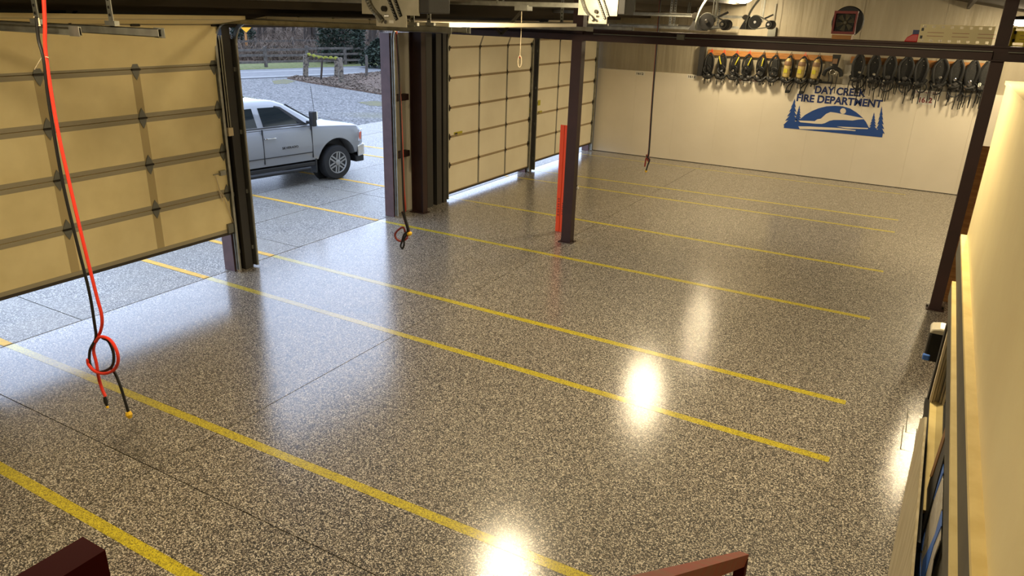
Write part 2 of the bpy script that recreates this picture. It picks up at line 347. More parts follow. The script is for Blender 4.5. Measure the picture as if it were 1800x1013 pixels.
# steel frame: columns and cross beam
def ibeam(mb, x0, y0, x1, y1, z0, z1, t=0.014, flange_x=True):
    if flange_x:
        mb.box((x0, y0, z0), (x0 + t, y1, z1)); mb.box((x1 - t, y0, z0), (x1, y1, z1)); ym = (y0 + y1) / 2; mb.box((x0 + t, ym - t / 2, z0), (x1 - t, ym + t / 2, z1))
    else:
        mb.box((x0, y0, z0), (x1, y0 + t, z1)); mb.box((x0, y1 - t, z0), (x1, y1, z1)); xm = (x0 + x1) / 2; mb.box((xm - t / 2, y0 + t, z0), (xm + t / 2, y1 - t, z1))
    return mb
def column(name, x0, y0, x1, y1, top, label, closed=True):
    t = thing(name, ((x0 + x1) / 2, (y0 + y1) / 2, 0), label, 'column')
    put('shaft', MB().box((x0, y0, 0.012), (x1, y1, top)) if closed else ibeam(MB(), x0, y0, x1, y1, 0.012, top), 'rust_red', t)
    put('base_plate', MB().box((x0 - 0.045, y0 - 0.04, 0), (x1 + 0.045, y1 + 0.04, 0.012)), 'rust_red', t)
    for sx in (x0 - 0.028, x1 + 0.028): put('anchor_bolt', MB().cyl((sx, (y0 + y1) / 2, 0.012), (sx, (y0 + y1) / 2, 0.04), 0.012, 6), 'hinge_dark', t)
    return t
column('steel_column', 0.13, 11.80, 0.41, 11.95, 3.55, 'dark red steel column against the wall between the two door pairs', False)
column('steel_column', 3.605, 11.69, 3.79, 11.84, 4.22, 'dark red steel post standing free in the middle of the floor')
column('steel_column', 9.61, 11.79, 9.76, 11.95, 4.30, 'dark red steel post near the cream half wall')
bt = thing('cross_beam', (6.0, 11.75, 3.51), 'dark red steel beam spanning the garage on top of the posts', 'beam')
put('web', MB().box((0.0, 11.735, 3.525), (XR, 11.75, 3.685)), 'rust_red', bt); put('bottom_flange', MB().box((0.0, 11.68, 3.515), (XR, 11.82, 3.53)), 'rust_red', bt)
put('top_flange', MB().box((0.0, 11.68, 3.68), (XR, 11.82, 3.70)), 'rust_red', bt); put('side_channel', MB().box((0.45, 11.67, 3.522), (9.605, 11.735, 3.615)), 'rust_red', bt)
cnd = thing('conduit', (5.0, 11.66, 3.63), 'thin grey conduit running along the steel beam', 'conduit')
put('pipe', MB().cyl((4.0, 11.655, 3.632), (9.6, 11.655, 3.632), 0.009, 8), 'galv_dull', cnd); put('pipe', MB().cyl((9.77, 11.655, 3.632), (12.5, 11.655, 3.632), 0.009, 8), 'galv_dull', cnd)
put('junction_box', MB().box((5.41, 11.63, 3.60), (5.53, 11.67, 3.68)), 'galv_dull', cnd)

# ------------------------------------------------------------------ overhead doors
def dpath(s, off=0.0):
    """distance s along the door track -> (x, z); off = offset to the inside face"""
    R = 0.36; z0 = 3.39; L = R * math.pi / 2
    if s < z0: return V((0.12 + off, 0, s))
    if s < z0 + L:
        a = (s - z0) / R; return V((0.12 + R - (R - off) * math.cos(a), 0, z0 + (R - off) * math.sin(a)))
    return V((0.12 + R + s - z0 - L, 0, z0 + R - off + 0.004 * (s - z0 - L)))
def seg(y0, y1, s0, s1, o0, o1):
    a0, a1, b0, b1 = dpath(s0, o0), dpath(s0, o1), dpath(s1, o0), dpath(s1, o1)
    f = lambda p, y: (p.x, y, p.z)
    return MB().hexa([f(a0, y0), f(a1, y0), f(a1, y1), f(a0, y1), f(b0, y0), f(b1, y0), f(b1, y1), f(b0, y1)])
def hinge_mb(y, s, big):
    mb = MB(); k = 1.0 if big else 0.55
    n = 0.034
    for sg in (-1, 1):
        pts = []
        for dy, ds in ((-0.055, 0.012), (0.055, 0.012), (0.032, 0.075), (0, 0.13), (-0.032, 0.075)):
            p = dpath(s + sg * ds * k, n); pts.append(V((p.x, y + dy * k, p.z)))
        q = dpath(s + sg * 0.05, n + 0.008); q0 = dpath(s + sg * 0.05, n); d = q - q0
        mb.prism(pts, d)
    return mb
def overhead_door(i, y0, y1, z0, style, cols, lab):
    root = struct('door_%d' % i, loc=(0.12, (y0 + y1) / 2, 0), label=lab)
    H = 0.61
    for k in range(6):
        s0, s1 = z0 + H * k, z0 + H * (k + 1)
        put('panel', seg(y0, y1, s0 + 0.004, s1 - 0.004, -0.02, 0.028), 'door_vinyl' if style == 'old' else 'door_vinyl_pale', root)
        if style == 'old':
            for c in cols[1:-1]: put('tape_strip', seg(c - 0.055, c + 0.055, s0 + 0.055, s1 - 0.055, 0.028, 0.0295), 'door_tape', root)
        else:
            for c in cols[1:-1]: put('stile', seg(c - 0.026, c + 0.026, s0 + 0.01, s1 - 0.01, 0.028, 0.036), 'stile', root)
    for k in range(0, 7):
        s = z0 + H * k; h = 0.058 if style == 'old' else 0.026; m = 'rib' if style == 'old' else 'rib_brown'
        if k < 6: put('rib', seg(y0, y1, s + 0.005, s + h, 0.028, 0.034), m, root)
        if k > 0: put('rib', seg(y0, y1, s - h, s - 0.005, 0.028, 0.034), m, root)
        if 0 < k < 6:
            for c in cols:
                hg = put('hinge', hinge_mb(c, s, style == 'old'), 'hinge_steel' if style == 'old' else 'hinge_dark', root); p = dpath(s, 0.046); kk = 0.06 if style == 'old' else 0.038
                put('knuckle', MB().cyl((p.x, c - kk, p.z), (p.x, c + kk, p.z), 0.013, 6), 'hinge_dark', hg)
    for k in range(1, 6): put('seam_backer', seg(y0, y1, z0 + H * k - 0.02, z0 + H * k + 0.02, -0.03, -0.021), 'seal', root)
    put('bottom_seal', seg(y0, y1, z0 - 0.035, z0 + 0.006, -0.02, 0.036), 'seal', root)
    return root
d1 = overhead_door(1, 3.62, 7.29, 0.66, 'old', (3.68, 4.84, 6.05, 7.245), 'olive-beige sectional overhead door, raised knee high')
d2 = overhead_door(2, 7.66, 11.24, 3.70, 'new', (7.72, 8.85, 10.05, 11.18), 'beige sectional door fully open under the roof')
d3 = overhead_door(3, 13.02, 16.74, 0.15, 'new', (13.13, 14.32, 15.55, 16.70), 'beige sectional overhead door nearly closed, left of the pair')
d4 = overhead_door(4, 17.05, 20.76, 0.25, 'new', (17.10, 18.32, 19.55, 20.71), 'beige sectional overhead door nearly closed beside the far wall')
# small fittings on the doors
def at_door(u, v, off=0.155): return px(u, v, 'x', off)
for u0, v0, u1, v1, d in ((798, 233, 813, 238, d3), (931, 190, 935, 198, d3), (943, 177, 950, 185, d4), (945, 196, 953, 200, d4)):
    a, b = at_door(u0, v0), at_door(u1, v1)
    o = put('warning_sticker', MB().box((0.149, a.y, b.z), (0.151, b.y, a.z)), 'strap_yellow', d); 
    put('sticker_print', MB().box((0.151, a.y + (b.y - a.y) * 0.1, b.z + (a.z - b.z) * 0.2), (0.152, a.y + (b.y - a.y) * 0.42, a.z - (a.z - b.z) * 0.2)), 'text_black', o)
lb = px(391, 304, 'x', 0.17)
lk = put('slide_lock', MB().box((0.15, lb.y - 0.05, lb.z - 0.035), (0.19, lb.y + 0.05, lb.z + 0.035)), 'galv', d1)
put('lock_bolt', MB().cyl((0.17, lb.y - 0.16, lb.z - 0.005), (0.17, lb.y + 0.11, lb.z - 0.005), 0.008, 6), 'galv', lk)
put('pull_rope', MB().tube(spl([(0.17, lb.y - 0.13, lb.z), (0.17, lb.y - 0.09, lb.z - 0.2), (0.17, lb.y - 0.05, lb.z - 0.42), (0.17, lb.y - 0.10, lb.z - 0.25), (0.17, lb.y - 0.03, lb.z - 0.35), (0.17, lb.y + 0.10, lb.z - 0.78)], 5), 0.006, 5), 'rope', d1)
put('bottom_bracket', MB().box((0.15, 7.17, 0.66), (0.19, 7.27, 0.80)), 'galv_dull', d1)

# tracks: vertical part, bend and horizontal run as one channel, hung from the roof at the inner end
def track(y, side, lab, L=7.62, hang=True):
    t = thing('door_track', (0.16, y, 0.02), lab, 'door track', 'galvanised door tracks')
    for nm, a0, a1, dy0, dy1 in (('track_web', 0.025, 0.085, 0.0, 0.004), ('track_lip', 0.025, 0.030, 0.0, -0.028 * side), ('track_lip', 0.080, 0.085, 0.0, -0.03 * side)):
        mb = MB(); prev = None
        ss = [0.03, 1.2, 2.4, 3.39] + [3.39 + 0.5655 * k / 6 for k in range(1, 7)] + [5.2, 6.4, L]
        for s in ss:
            p, q = dpath(s, a0), dpath(s, a1)
            ring = [mb.bm.verts.new(c) for c in ((p.x, y + dy0, p.z), (q.x, y + dy0, q.z), (q.x, y + dy1, q.z), (p.x, y + dy1, p.z))]
            if prev:
                for k in range(4): mb.bm.faces.new((prev[k], prev[(k + 1) % 4], ring[(k + 1) % 4], ring[k]))
            else: mb.bm.faces.new(ring)
            prev = ring
        mb.bm.faces.new(prev); put(nm, mb, 'galv', t)
    put('track_angle', MB().box((0.10, y + 0.004 * side, 0.03), (0.205, y + 0.012 * side, 3.45)), 'galv_dull', t)
    for z in (0.3, 1.2, 2.1, 3.0): put('track_bracket', MB().box((0.09, y + 0.004 * side, z), (0.17, y + 0.05 * side, z + 0.06)), 'galv_dull', t)
    if hang:
        p = dpath(L - 0.55, 0.05); q = dpath(L, 0.05); ho = put('hanger_angle', MB().box((p.x - 0.028, y + 0.01, p.z), (p.x + 0.028, y + 0.014, p.z + 0.85)), 'galv', t)
        put('hanger_flange', MB().box((p.x - 0.028, y + 0.014, p.z), (p.x - 0.024, y + 0.05, p.z + 0.85)), 'galv', ho)
        for k in range(14): put('punched_hole', MB().cyl((p.x, y + 0.004, p.z + 0.05 + k * 0.055), (p.x, y + 0.0105, p.z + 0.05 + k * 0.055), 0.011, 8), 'black', ho)
        put('hanger_foot', MB().box((p.x - 0.02, y - 0.03, p.z + 0.03), (p.x + 0.10, y + 0.01, p.z + 0.065)), 'galv', t)
        put('end_stop', MB().box((q.x - 0.09, y - 0.03 * side, q.z - 0.04), (q.x + 0.03, y - 0.034 * side, q.z + 0.03)), 'galv', t)
    return t
track(3.28, 1, 'galvanised track nearest the camera, its punched end hanging at upper left', 7.17)
track(3.60, -1, 'galvanised track of the raised door, second from the camera at upper left', 7.58)
track(7.305, 1, 'galvanised track along the right edge of the raised olive door')
track(7.635, -1, 'galvanised track on the left of the open doorway')
track(11.27, 1, 'galvanised track on the right of the open doorway'); track(13.0, -1, 'galvanised track left of the third door, beyond the dark posts')
track(16.76, 1, 'galvanised track right of the third door'); track(17.03, -1, 'galvanised track left of the fourth door'); track(20.78, 1, 'galvanised track in the far corner')

# ------------------------------------------------------------------ door operators under the roof
def rails(t, y, x1, z):
    for dy in (-0.05, 0.05):
        put('rail', MB().box((0.2, y + dy - 0.004, z - 0.03), (x1, y + dy + 0.004, z + 0.03)), 'galv', t)
        put('rail_flange', MB().box((0.2, y + dy - 0.018, z + 0.026), (x1, y + dy + 0.018, z + 0.03)), 'galv', t)
    for x in (1.6, 3.4): 
        for dy in (-0.05, 0.05): put('rail_hanger', MB().box((x - 0.015, y + dy * 1.6 - 0.003, z), (x + 0.015, y + dy * 1.6 + 0.003, z + 0.5)), 'galv_dull', t)
    put('trolley_chain', MB().cyl((0.3, y, z), (x1, y, z), 0.008, 6), 'hinge_dark', t)
def operator_box(y, x0, x1, zb, lab):
    t = thing('door_operator', ((x0 + x1) / 2, y, zb), lab, 'door opener', 'door operators under the roof')
    zt = zb + 0.50; xm = x0 + 0.16; xn = x1 - 0.14; f = y - 0.012
    put('side_plate', MB().prism([(x0, f, zt), (x0, f, zb + 0.10), (xm, f, zb + 0.10), (xm, f, zb), (xn, f, zb), (xn, f, zb + 0.10), (x1, f, zb + 0.10), (x1, f, zt)], (0, 0.012, 0)), 'plate_steel', t)
    put('gear_case', MB().box((x0 + 0.03, y, zb + 0.12), (x1 + 0.10, y + 0.32, zt)), 'dark_steel', t, bevel=0.01)
    for k, xa in enumerate((0.0, 0.075)):
        p0, p1 = V((x0 + 0.25 + xa, f - 0.006, zb + 0.36)), V((x0 + 0.40 + xa * 0.6, f - 0.006, zb + 0.06 + 0.03 * k))
        put('chain_slot', MB().tube([p0, p1], 0.016, 8), 'black', t)
        put('chain', MB().tube([p0 + (p1 - p0) * q + V((0.010 if (int(q * 24) % 2) else -0.010, -0.012, 0)) for q in [j / 24 for j in range(25)]], 0.005, 4), 'galv', t)
    put('flexible_conduit', MB().tube([p + V((0, 0, 0)) for p in spl([(x0 + 0.02, f - 0.03, zt), (x0 + 0.05, f - 0.035, zb + 0.33), (x0 + 0.12, f - 0.035, zb + 0.17), (x0 + 0.22, f - 0.025, zb + 0.07)], 12)], [0.017 + 0.004 * (j % 2) for j in range(37)], 8), 'galv', t)
    put('conduit_nut', MB().cyl((x0 + 0.20, f - 0.03, zb + 0.09), (x0 + 0.24, f - 0.03, zb + 0.045), 0.026, 6), 'galv', t)
    put('shaft_hub', MB().cyl((x0 + 0.27, f - 0.035, zb + 0.15), (x0 + 0.27, f, zb + 0.15), 0.024, 12), 'hinge_dark', t)
    put('bolt', MB().cyl((x0 + 0.28, f - 0.018, zb + 0.04), (x0 + 0.28, f, zb + 0.04), 0.018, 8), 'chrome', t); put('bolt', MB().cyl((x0 + 0.27, f - 0.012, zb + 0.09), (x0 + 0.31, f, zb + 0.09), 0.012, 6), 'chrome', t)
    put('spec_label', MB().box((x0 + 0.31, f - 0.003, zb + 0.03), (x0 + 0.36, f, zb + 0.055)), 'label_white', t)
    rails(t, y + 0.15, x0, zb + 0.22)
    return t
operator_box(5.5, 4.405, 5.043, 3.772, 'galvanised door operator box with chain and conduit above the open doorway')
o2 = operator_box(9.5, 4.706, 5.265, 3.815, 'galvanised door operator box beside the middle post top')
def operator_belt(y, xc, zc, lab):
    t = thing('door_operator', (xc, y, zc - 0.2), lab, 'door opener', 'door operators under the roof')
    f = y
    put('side_plate', MB().prism([(xc - 0.36, f + 0.06, zc - 0.17), (xc + 0.02, f + 0.06, zc - 0.17), (xc + 0.02, f + 0.06, zc + 0.12), (xc - 0.22, f + 0.06, zc + 0.12)], (0, 0.02, 0)), 'dark_steel', t)
    put('drive_pulley', MB().lathe((xc, f, zc), (0, 1, 0), [(0.145, 0.0), (0.145, 0.012), (0.13, 0.02), (0.145, 0.03), (0.145, 0.042)], 24), 'dark_steel', t, True)
    put('pulley_hub', MB().lathe((xc, f - 0.02, zc), (0, 1, 0), [(0.03, 0), (0.042, 0.02)], 14), 'chrome', t)
    put('motor_pulley', MB().lathe((xc + 0.31, f, zc - 0.04), (0, 1, 0), [(0.062, 0), (0.05, 0.02), (0.062, 0.04)], 18), 'dark_steel', t, True)
    put('pulley_hub', MB().lathe((xc + 0.31, f - 0.02, zc - 0.04), (0, 1, 0), [(0.028, 0), (0.036, 0.02)], 14), 'chrome', t)
    put('motor', MB().lathe((xc + 0.33, f + 0.06, zc - 0.05), (0, 1, 0), [(0.05, 0), (0.10, 0.02), (0.10, 0.24), (0.06, 0.27)], 18), 'dark_steel', t, True)
    belt = [(xc + 0.15 * math.cos(a), f + 0.02, zc + 0.15 * math.sin(a)) for a in [math.radians(75 + 15 * k) for k in range(15)]] + [(xc + 0.31 + 0.062 * math.cos(a), f + 0.02, zc - 0.04 + 0.062 * math.sin(a)) for a in [math.radians(-80 + 20 * k) for k in range(9)]]
    put('drive_belt', MB().tube(belt, 0.012, 6, closed=True), 'galv_dull', t)
    put('limit_arm', MB().obox((xc + 0.30, f, zc + 0.13), (0.09, 0, 0.045), (0, 0.02, 0), (0.008, 0, -0.016)), 'dark_steel', t)
    put('flexible_conduit', MB().tube(spl([(xc + 0.06, f + 0.05, zc + 0.55), (xc - 0.12, f + 0.02, zc + 0.25), (xc - 0.19, f - 0.02, zc - 0.02), (xc - 0.19, f, zc - 0.15)], 8), 0.016, 8), 'galv_dull', t)
    put('flexible_conduit', MB().tube(spl([(xc + 0.02, f + 0.06, zc + 0.55), (xc - 0.15, f + 0.05, zc + 0.25), (xc - 0.22, f + 0.02, zc - 0.02)], 8), 0.013, 8), 'galv_dull', t)
    put('hanger_angle', MB().box((xc + 0.12, f + 0.06, zc), (xc + 0.16, f + 0.10, zc + 0.62)), 'galv', t); put('idler', MB().lathe((xc - 0.25, f + 0.04, zc + 0.1), (0, 1, 0), [(0.06, 0), (0.06, 0.03)], 14), 'hinge_dark', t)
    put('chain', MB().tube([(xc + 0.09 + 0.006 * (j % 2), f + 0.03, zc + 0.12 + 0.018 * j) for j in range(26)], 0.011, 4), 'galv', t)
    rails(t, y + 0.12, xc - 0.33, zc + 0.10)
    return t
operator_belt(14.8, 4.96, 3.865, 'belt driven door operator with two black pulleys, the nearer and larger one')
operator_belt(18.6, 5.04, 3.87, 'belt driven door operator below the glowing lamp, farthest away')
# arm between the trolley of the second rail and the raised door
ar = thing('opener_linkage', (3.7, 9.65, 3.80), 'folded steel arm hanging from the opener rail to the open door', 'linkage')
A, B, Cc = px(920, 16, 'y', 9.6), px(881, 61, 'y', 9.6), px(867, 44, 'y', 9.6)
put('arm_bar', MB().obox((A + B) / 2, (A - B) / 2, (0, 0.004, 0), (A - B).cross(V((0, 1, 0))).normalized() * 0.022), 'hinge_dark', ar)
put('arm_bar', MB().obox((Cc + B) / 2, (Cc - B) / 2, (0, 0.004, 0), (Cc - B).cross(V((0, 1, 0))).normalized() * 0.022), 'hinge_dark', ar)
put('trolley', MB().box((A.x - 0.12, 9.56, A.z - 0.02), (A.x + 0.08, 9.72, A.z + 0.05)), 'galv', ar)
def pull_cord(pts, y, lab):
    t = thing('pull_cord', px(*pts[0], 'y', y), lab, 'pull cord')
    P = [px(u, v, 'y', y) for u, v in pts]
    put('rope', MB().tube(P, 0.006, 6), 'rope', t)
    e = P[-1]
    put('handle_loop', MB().tube([(e.x + 0.03 * math.sin(a), e.y, e.z - 0.08 + 0.08 * math.cos(a)) for a in [2 * math.pi * k / 14 for k in range(14)]], 0.007, 6, closed=True), 'rope', t)
    put('knot', MB().lathe((e.x, e.y, e.z - 0.02), (0, 0, 1), [(0.004, -0.02), (0.018, 0), (0.004, 0.02)], 8), 'cord_brown', t)
pull_cord([(917, 20), (916, 60), (914, 98)], 9.58, 'cream pull cord with a loop hanging in front of the third door')
t = thing('pull_cord', px(154, 50, 'y', 5.6), 'thin pull cord with a dark red knob in front of the olive door', 'pull cord')
put('rope', MB().tube([px(u, v, 'y', 5.6) for u, v in ((150, 20), (154, 56), (163, 108), (175, 138))], 0.005, 5), 'cord_brown', t)
e = px(161, 114, 'y', 5.6); put('knob', MB().lathe(e, (0, 0, 1), [(0.005, -0.03), (0.026, -0.012), (0.026, 0.012), (0.005, 0.03)], 10), 'cord_brown', t, True)

# black spotlight bracket hanging by the raised olive door
sp = thing('sensor_bracket', px(95, 27, 'y', 5.2), 'black bracket arm hung in front of the tilted top door panel', 'bracket')
a, b = px(82, 30, 'y', 5.2), px(110, 22, 'y', 5.2)
put('head', MB().obox((a + b) / 2, (b - a) / 2, (0, 0.04, 0), (0.008, 0, 0.035)), 'black', sp); c, d = px(98, 28, 'y', 5.2), px(108, 44, 'y', 5.2)
put('arm', MB().tube([c, d], 0.014, 6), 'black', sp); put('strut', MB().tube([px(140, 5, 'y', 5.2), px(122, 40, 'y', 5.2)], 0.022, 6), 'black', sp)

# ------------------------------------------------------------------ lamps
def lamp(x, y, z, lab, k=1.0):
    t = thing('dome_lamp', (x, y, z), lab, 'lamp', 'round high-bay lamps')
    put('housing', MB().lathe((x, y, z + 0.015), (0, 0, 1), [(0.235, 0), (0.25, 0.008), (0.22, 0.03), (0.13, 0.05), (0.06, 0.055), (0.05, 0.06)], 28), 'lamp_body', t, True)
    gm = mat('lamp_glow_%d' % round(k * 100), rgb(250, 246, 236), 0.4, emit=((LAMP_COL[0], LAMP_COL[1], LAMP_COL[2], 1), LAMP_L * k))
    put('diffuser', MB().lathe((x, y, z), (0, 0, 1), [(0.004, -0.078), (0.08, -0.068), (0.15, -0.042), (0.195, -0.012), (0.215, 0.014)], 20), gm, t, True)
    zr = [za + (zb - za) * (x - xa) / (xb - xa) for (xa, za), (xb, zb) in zip(prof, prof[1:]) if xa <= x < xb][0]
    if zr - 0.005 > z + 0.16: put('hook', MB().cyl((x, y, z + 0.15), (x, y, zr - 0.005), 0.008, 6), 'galv', t)
lamp(4.45, 19.6, 4.365, 'round glowing dome lamp at the top edge before the far wall', 1.0); lamp(4.48, 14.8, 4.33, 'round dome lamp above the third overhead door')
lamp(4.68, 8.07, 4.33, 'round dome lamp above the open doorway'); lamp(4.6, 2.2, 4.33, 'round dome lamp above the nearest bay')
lamp(8.1, 2.3, 4.33, 'added unseen dome lamp over the stairs, filling light onto the half wall', 0.2); lamp(10.02, 14.71, 4.03, 'round dome lamp behind the right hand post', 1.0); lamp(8.7, 7.4, 4.37, 'added unseen dome lamp brightening the cream half wall', 1.15); lamp(10.32, 19.5, 4.05, 'round dome lamp in the far right corner', 0.9)  # first and third are added lamps, out of view, to brighten the half wall

# ------------------------------------------------------------------ hanging power cords
def cord(y, red, black, lab, plugs, rr=0.013, red_m='cord_red', bend=0.0):
    t = thing('hanging_power_cord', px(*red[0], 'y', y), lab, 'power cord', 'shore power cords hanging from the roof')
    def path(p, ph): 
        q = spl([px(u, v, 'y', y) for u, v in p], 6)
        return [c + V((0, ph * 0.008, 0)) for i, c in enumerate(q)]
    put('red_cable', MB().tube(path(red, 1), rr, 8), red_m, t, True); put('black_cable', MB().tube(path(black, -1), rr * 0.9, 8), 'cord_black', t, True)
    for (u0, v0, u1, v1, r, m) in plugs: put('plug', MB().tube([px(u0, v0, 'y', y), px((u0 + u1) / 2, (v0 + v1) / 2, 'y', y), px(u1, v1, 'y', y)], [r * 0.8, r * 1.1, r * 0.6], 8), m, t)
    return t
c1 = cord(3.1, [(74, -20), (77, 40), (79, 98), (98, 220), (122, 330), (148, 440), (168, 520), (177, 555), (176, 580), (163, 612), (168, 640), (172, 665), (178, 685), (184, 698)],
     [(66, 30), (70, 70), (79, 105), (88, 180), (112, 320), (138, 430), (158, 510), (168, 570), (170, 594), (160, 615), (160, 640), (172, 653), (190, 650), (200, 640), (201, 620), (193, 600), (182, 594)], 'long red and black power cord with a looped knot, hanging before the olive door',
     [(184, 698, 188, 714, 0.016, 'cord_black'), (188, 714, 190, 718, 0.012, 'plug_yellow'), (225, 724, 229, 735, 0.026, 'plug_yellow')])
put('red_loop', MB().tube(spl([px(u, v, 'y', 3.1) + V((0, -0.02, 0)) for u, v in ((172, 600), (180, 591), (196, 595), (208, 612), (212, 632), (205, 648), (190, 655), (172, 652), (160, 640), (158, 630))], 6), 0.013, 8), 'cord_red', c1, True)
put('black_tail', MB().tube(spl([px(u, v, 'y', 3.1) for u, v in ((196, 648), (203, 658), (212, 680), (220, 706), (226, 726))], 6), 0.0117, 8), 'cord_black', c1, True)
put('tie_string', MB().tube([px(u, v, 'y', 3.1) for u, v in ((60, 30), (68, 33), (70, 45), (66, 46))], 0.006, 5), 'rope', c1); put('tie_string', MB().tube([px(u, v, 'y', 3.1) for u, v in ((61, 122), (75, 99), (85, 101))], 0.004, 5), 'rope', c1)
c2 = cord(7.4, [(696, 55), (700, 120), (706, 250), (709, 330), (712, 368), (708, 375), (713, 395), (719, 408), (714, 415), (708, 400), (696, 408), (694, 416), (699, 423), (708, 424), (716, 418)],
     [(699, 60), (703, 150), (708, 300), (711, 370), (717, 395), (719, 405), (711, 412), (707, 425), (705, 432), (708, 437), (711, 430), (711, 420), (717, 405), (710, 380), (707, 372)], 'brown and black coiled power cord hanging by the jamb of the open doorway', [(719, 408, 721, 414, 0.035, 'plug_yellow')], 0.014, 'cord_brown')
put('tie_string', MB().tube([px(696, 56, 'y', 7.4), (3.29, 7.31, 3.70)], 0.008, 5), 'rope', c2)
c3 = cord(11.95, [(1026, 40), (1018, 200), (1011, 320), (1009, 330), (1009, 340), (1008, 345)], [(1028, 40), (1020, 200), (1010, 322), (1014, 326), (1013, 333), (1008, 330), (1007, 323)], 'short coil of power cord half hidden behind the middle post', [(1014, 328, 1016, 333, 0.025, 'label_white')], 0.016, 'cord_brown')
q = px(1026, 41, 'y', 11.95); put('tie_string', MB().tube([q, (q.x, 11.815, 3.695)], 0.008, 5), 'rope', c3)
cord(16.6, [(1161, -5), (1153, 90), (1146, 180), (1140, 268), (1136, 272), (1141, 279), (1140, 284), (1136, 278), (1133, 293)], [(1162, -5), (1154, 90), (1147, 180), (1141, 268), (1138, 275), (1142, 281), (1139, 290), (1136, 300)], 'straight dark power cord hanging in front of the far white wall', [(1136, 299, 1135, 303, 0.028, 'plug_yellow')], 0.019, 'cord_brown')

# ------------------------------------------------------------------ things by the columns
og = thing('orange_guard', (3.29, 12.05, 0), 'tall bright orange guard board standing behind the middle post', 'guard board')
for k in range(2):
    put('board_half', MB().box((3.205 + 0.09 * k, 12.25, 0.0), (3.288 + 0.09 * k, 12.28, 2.02)), 'orange_paint', og, bevel=0.006)
put('groove', MB().box((3.287, 12.262, 0.0), (3.296, 12.275, 2.02)), 'cord_brown', og)
for k, (x, z, h) in enumerate(((3.235, 0.33, 0.36), (3.325, 0.36, 0.28))):
    for j in range(7 - k):
        zz = z + j * h / 7
        put('stencil_mark', MB().box((x, 12.247, zz), (x + 0.035, 12.25, zz + 0.012)) if j % 2 else MB().tube([(x + 0.018 + 0.016 * math.cos(q), 12.248, zz + 0.014 * math.sin(q)) for q in [k2 * math.pi / 5 for k2 in range(10)]], 0.004, 4, closed=True), 'text_black', og)
wb = thing('wooden_board', (9.84, 12.3, 0), 'tall brown wooden plank standing behind the right hand post', 'plank')
put('plank', MB().box((9.775, 12.28, 0.0), (9.94, 12.32, 2.36)), 'wood', wb)
for z in (2.1, 1.55, 0.5): put('knot', MB().lathe((9.87, 12.278, z), (0, 1, 0), [(0.012, 0), (0.012, 0.004)], 8), 'cord_brown', wb)
# controls and conduits between the doors
ct = thing('door_controls', (0.1, 12.12, 1.0), 'white and grey door control boxes with conduits between the dark posts', 'control box')
put('backer', MB().box((0.0, 12.0, 1.05), (0.03, 12.22, 2.15)), 'beige_trim', ct)
for dy in (0.04, 0.10, 0.16): put('conduit', MB().tube(spl([(0.06, 12.0 + dy, 3.5), (0.06, 12.0 + dy, 2.2), (0.06, 12.0 + dy + 0.01, 1.7), (0.08, 12.02 + dy, 1.35)], 4), 0.011, 6), 'galv', ct)
put('switch_box', MB().box((0.06, 12.14, 1.12), (0.12, 12.21, 1.32)), 'label_white', ct); put('relay_box', MB().box((0.04, 12.02, 0.90), (0.14, 12.14, 1.16)), 'black', ct, bevel=0.01)
put('drop_conduit', MB().cyl((0.07, 12.10, 0.3), (0.07, 12.10, 0.9), 0.009, 6), 'galv', ct)
put('chain_hook', MB().box((0.04, 12.0, 2.12), (0.1, 12.22, 2.17)), 'hinge_dark', ct)
jb = thing('junction_box', (0.17, 7.47, 2.0), 'small beige junction box on the mullion beside the open doorway', 'junction box')
q = px(405, 232, 'x', 0.2)
put('box', MB().box((0.16, q.y - 0.04, q.z - 0.06), (0.21, q.y + 0.05, q.z + 0.06)), 'beige_trim', jb, bevel=0.006); put('conduit', MB().cyl((0.18, q.y - 0.01, q.z + 0.06), (0.18, q.y - 0.01, 3.5), 0.011, 6), 'galv', jb); put('conduit', MB().cyl((0.18, q.y + 0.03, q.z + 0.06), (0.18, q.y + 0.03, 3.5), 0.011, 6), 'galv', jb)
eb = thing('electrical_box', (6.0, 21.0, 3.6), 'grey electrical box on the far wall above the beam', 'electrical box')
q = px(1357, 57, 'y', 21.0); put('box', MB().box((q.x - 0.10, 20.94, q.z - 0.13), (q.x + 0.10, 21.045, q.z + 0.13)), 'galv_dull', eb); put('conduit', MB().cyl((q.x, 21.0, q.z + 0.13), (q.x, 21.0, q.z + 0.7), 0.014, 6), 'galv_dull', eb)

# ------------------------------------------------------------------ things stored on top of the beam
dk = thing('storage_shelf', (7.0, 12.05, 3.66), 'narrow plank shelf behind the top of the steel beam', 'shelf')
for k in range(3): put('plank', MB().box((6.8, 11.83 + 0.17 * k, 3.66), (11.5, 11.99 + 0.17 * k, 3.70)), 'wood_dark', dk)
for x in (7.2, 9.2, 11.0): put('bracket', MB().box((x, 11.76, 3.63), (x + 0.04, 12.33, 3.66)), 'dark_steel', dk)
fb = thing('wooden_block', (7.74, 12.05, 3.70), 'small wooden block under the red fan', 'block')
put('block', MB().box((7.60, 11.95, 3.70), (7.86, 12.2, 3.755)), 'wood', fb); put('lath', MB().box((7.585, 11.93, 3.755), (7.875, 12.22, 3.768)), 'beige_trim', fb)
fn = thing('red_fan', (7.74, 12.08, 3.768), 'red square smoke fan with round black shroud on a wooden block', 'fan')
cx, cz = 7.735, 3.925
fr = MB()
for (a, b) in (((-0.155, -0.155), (0.155, -0.12)), ((-0.155, 0.12), (0.155, 0.155)), ((-0.155, -0.12), (-0.13, 0.12)), ((0.13, -0.12), (0.155, 0.12))): fr.box((cx + a[0], 11.96, cz + a[1]), (cx + b[0], 12.10, cz + b[1]))
put('frame', fr, 'fan_red', fn)
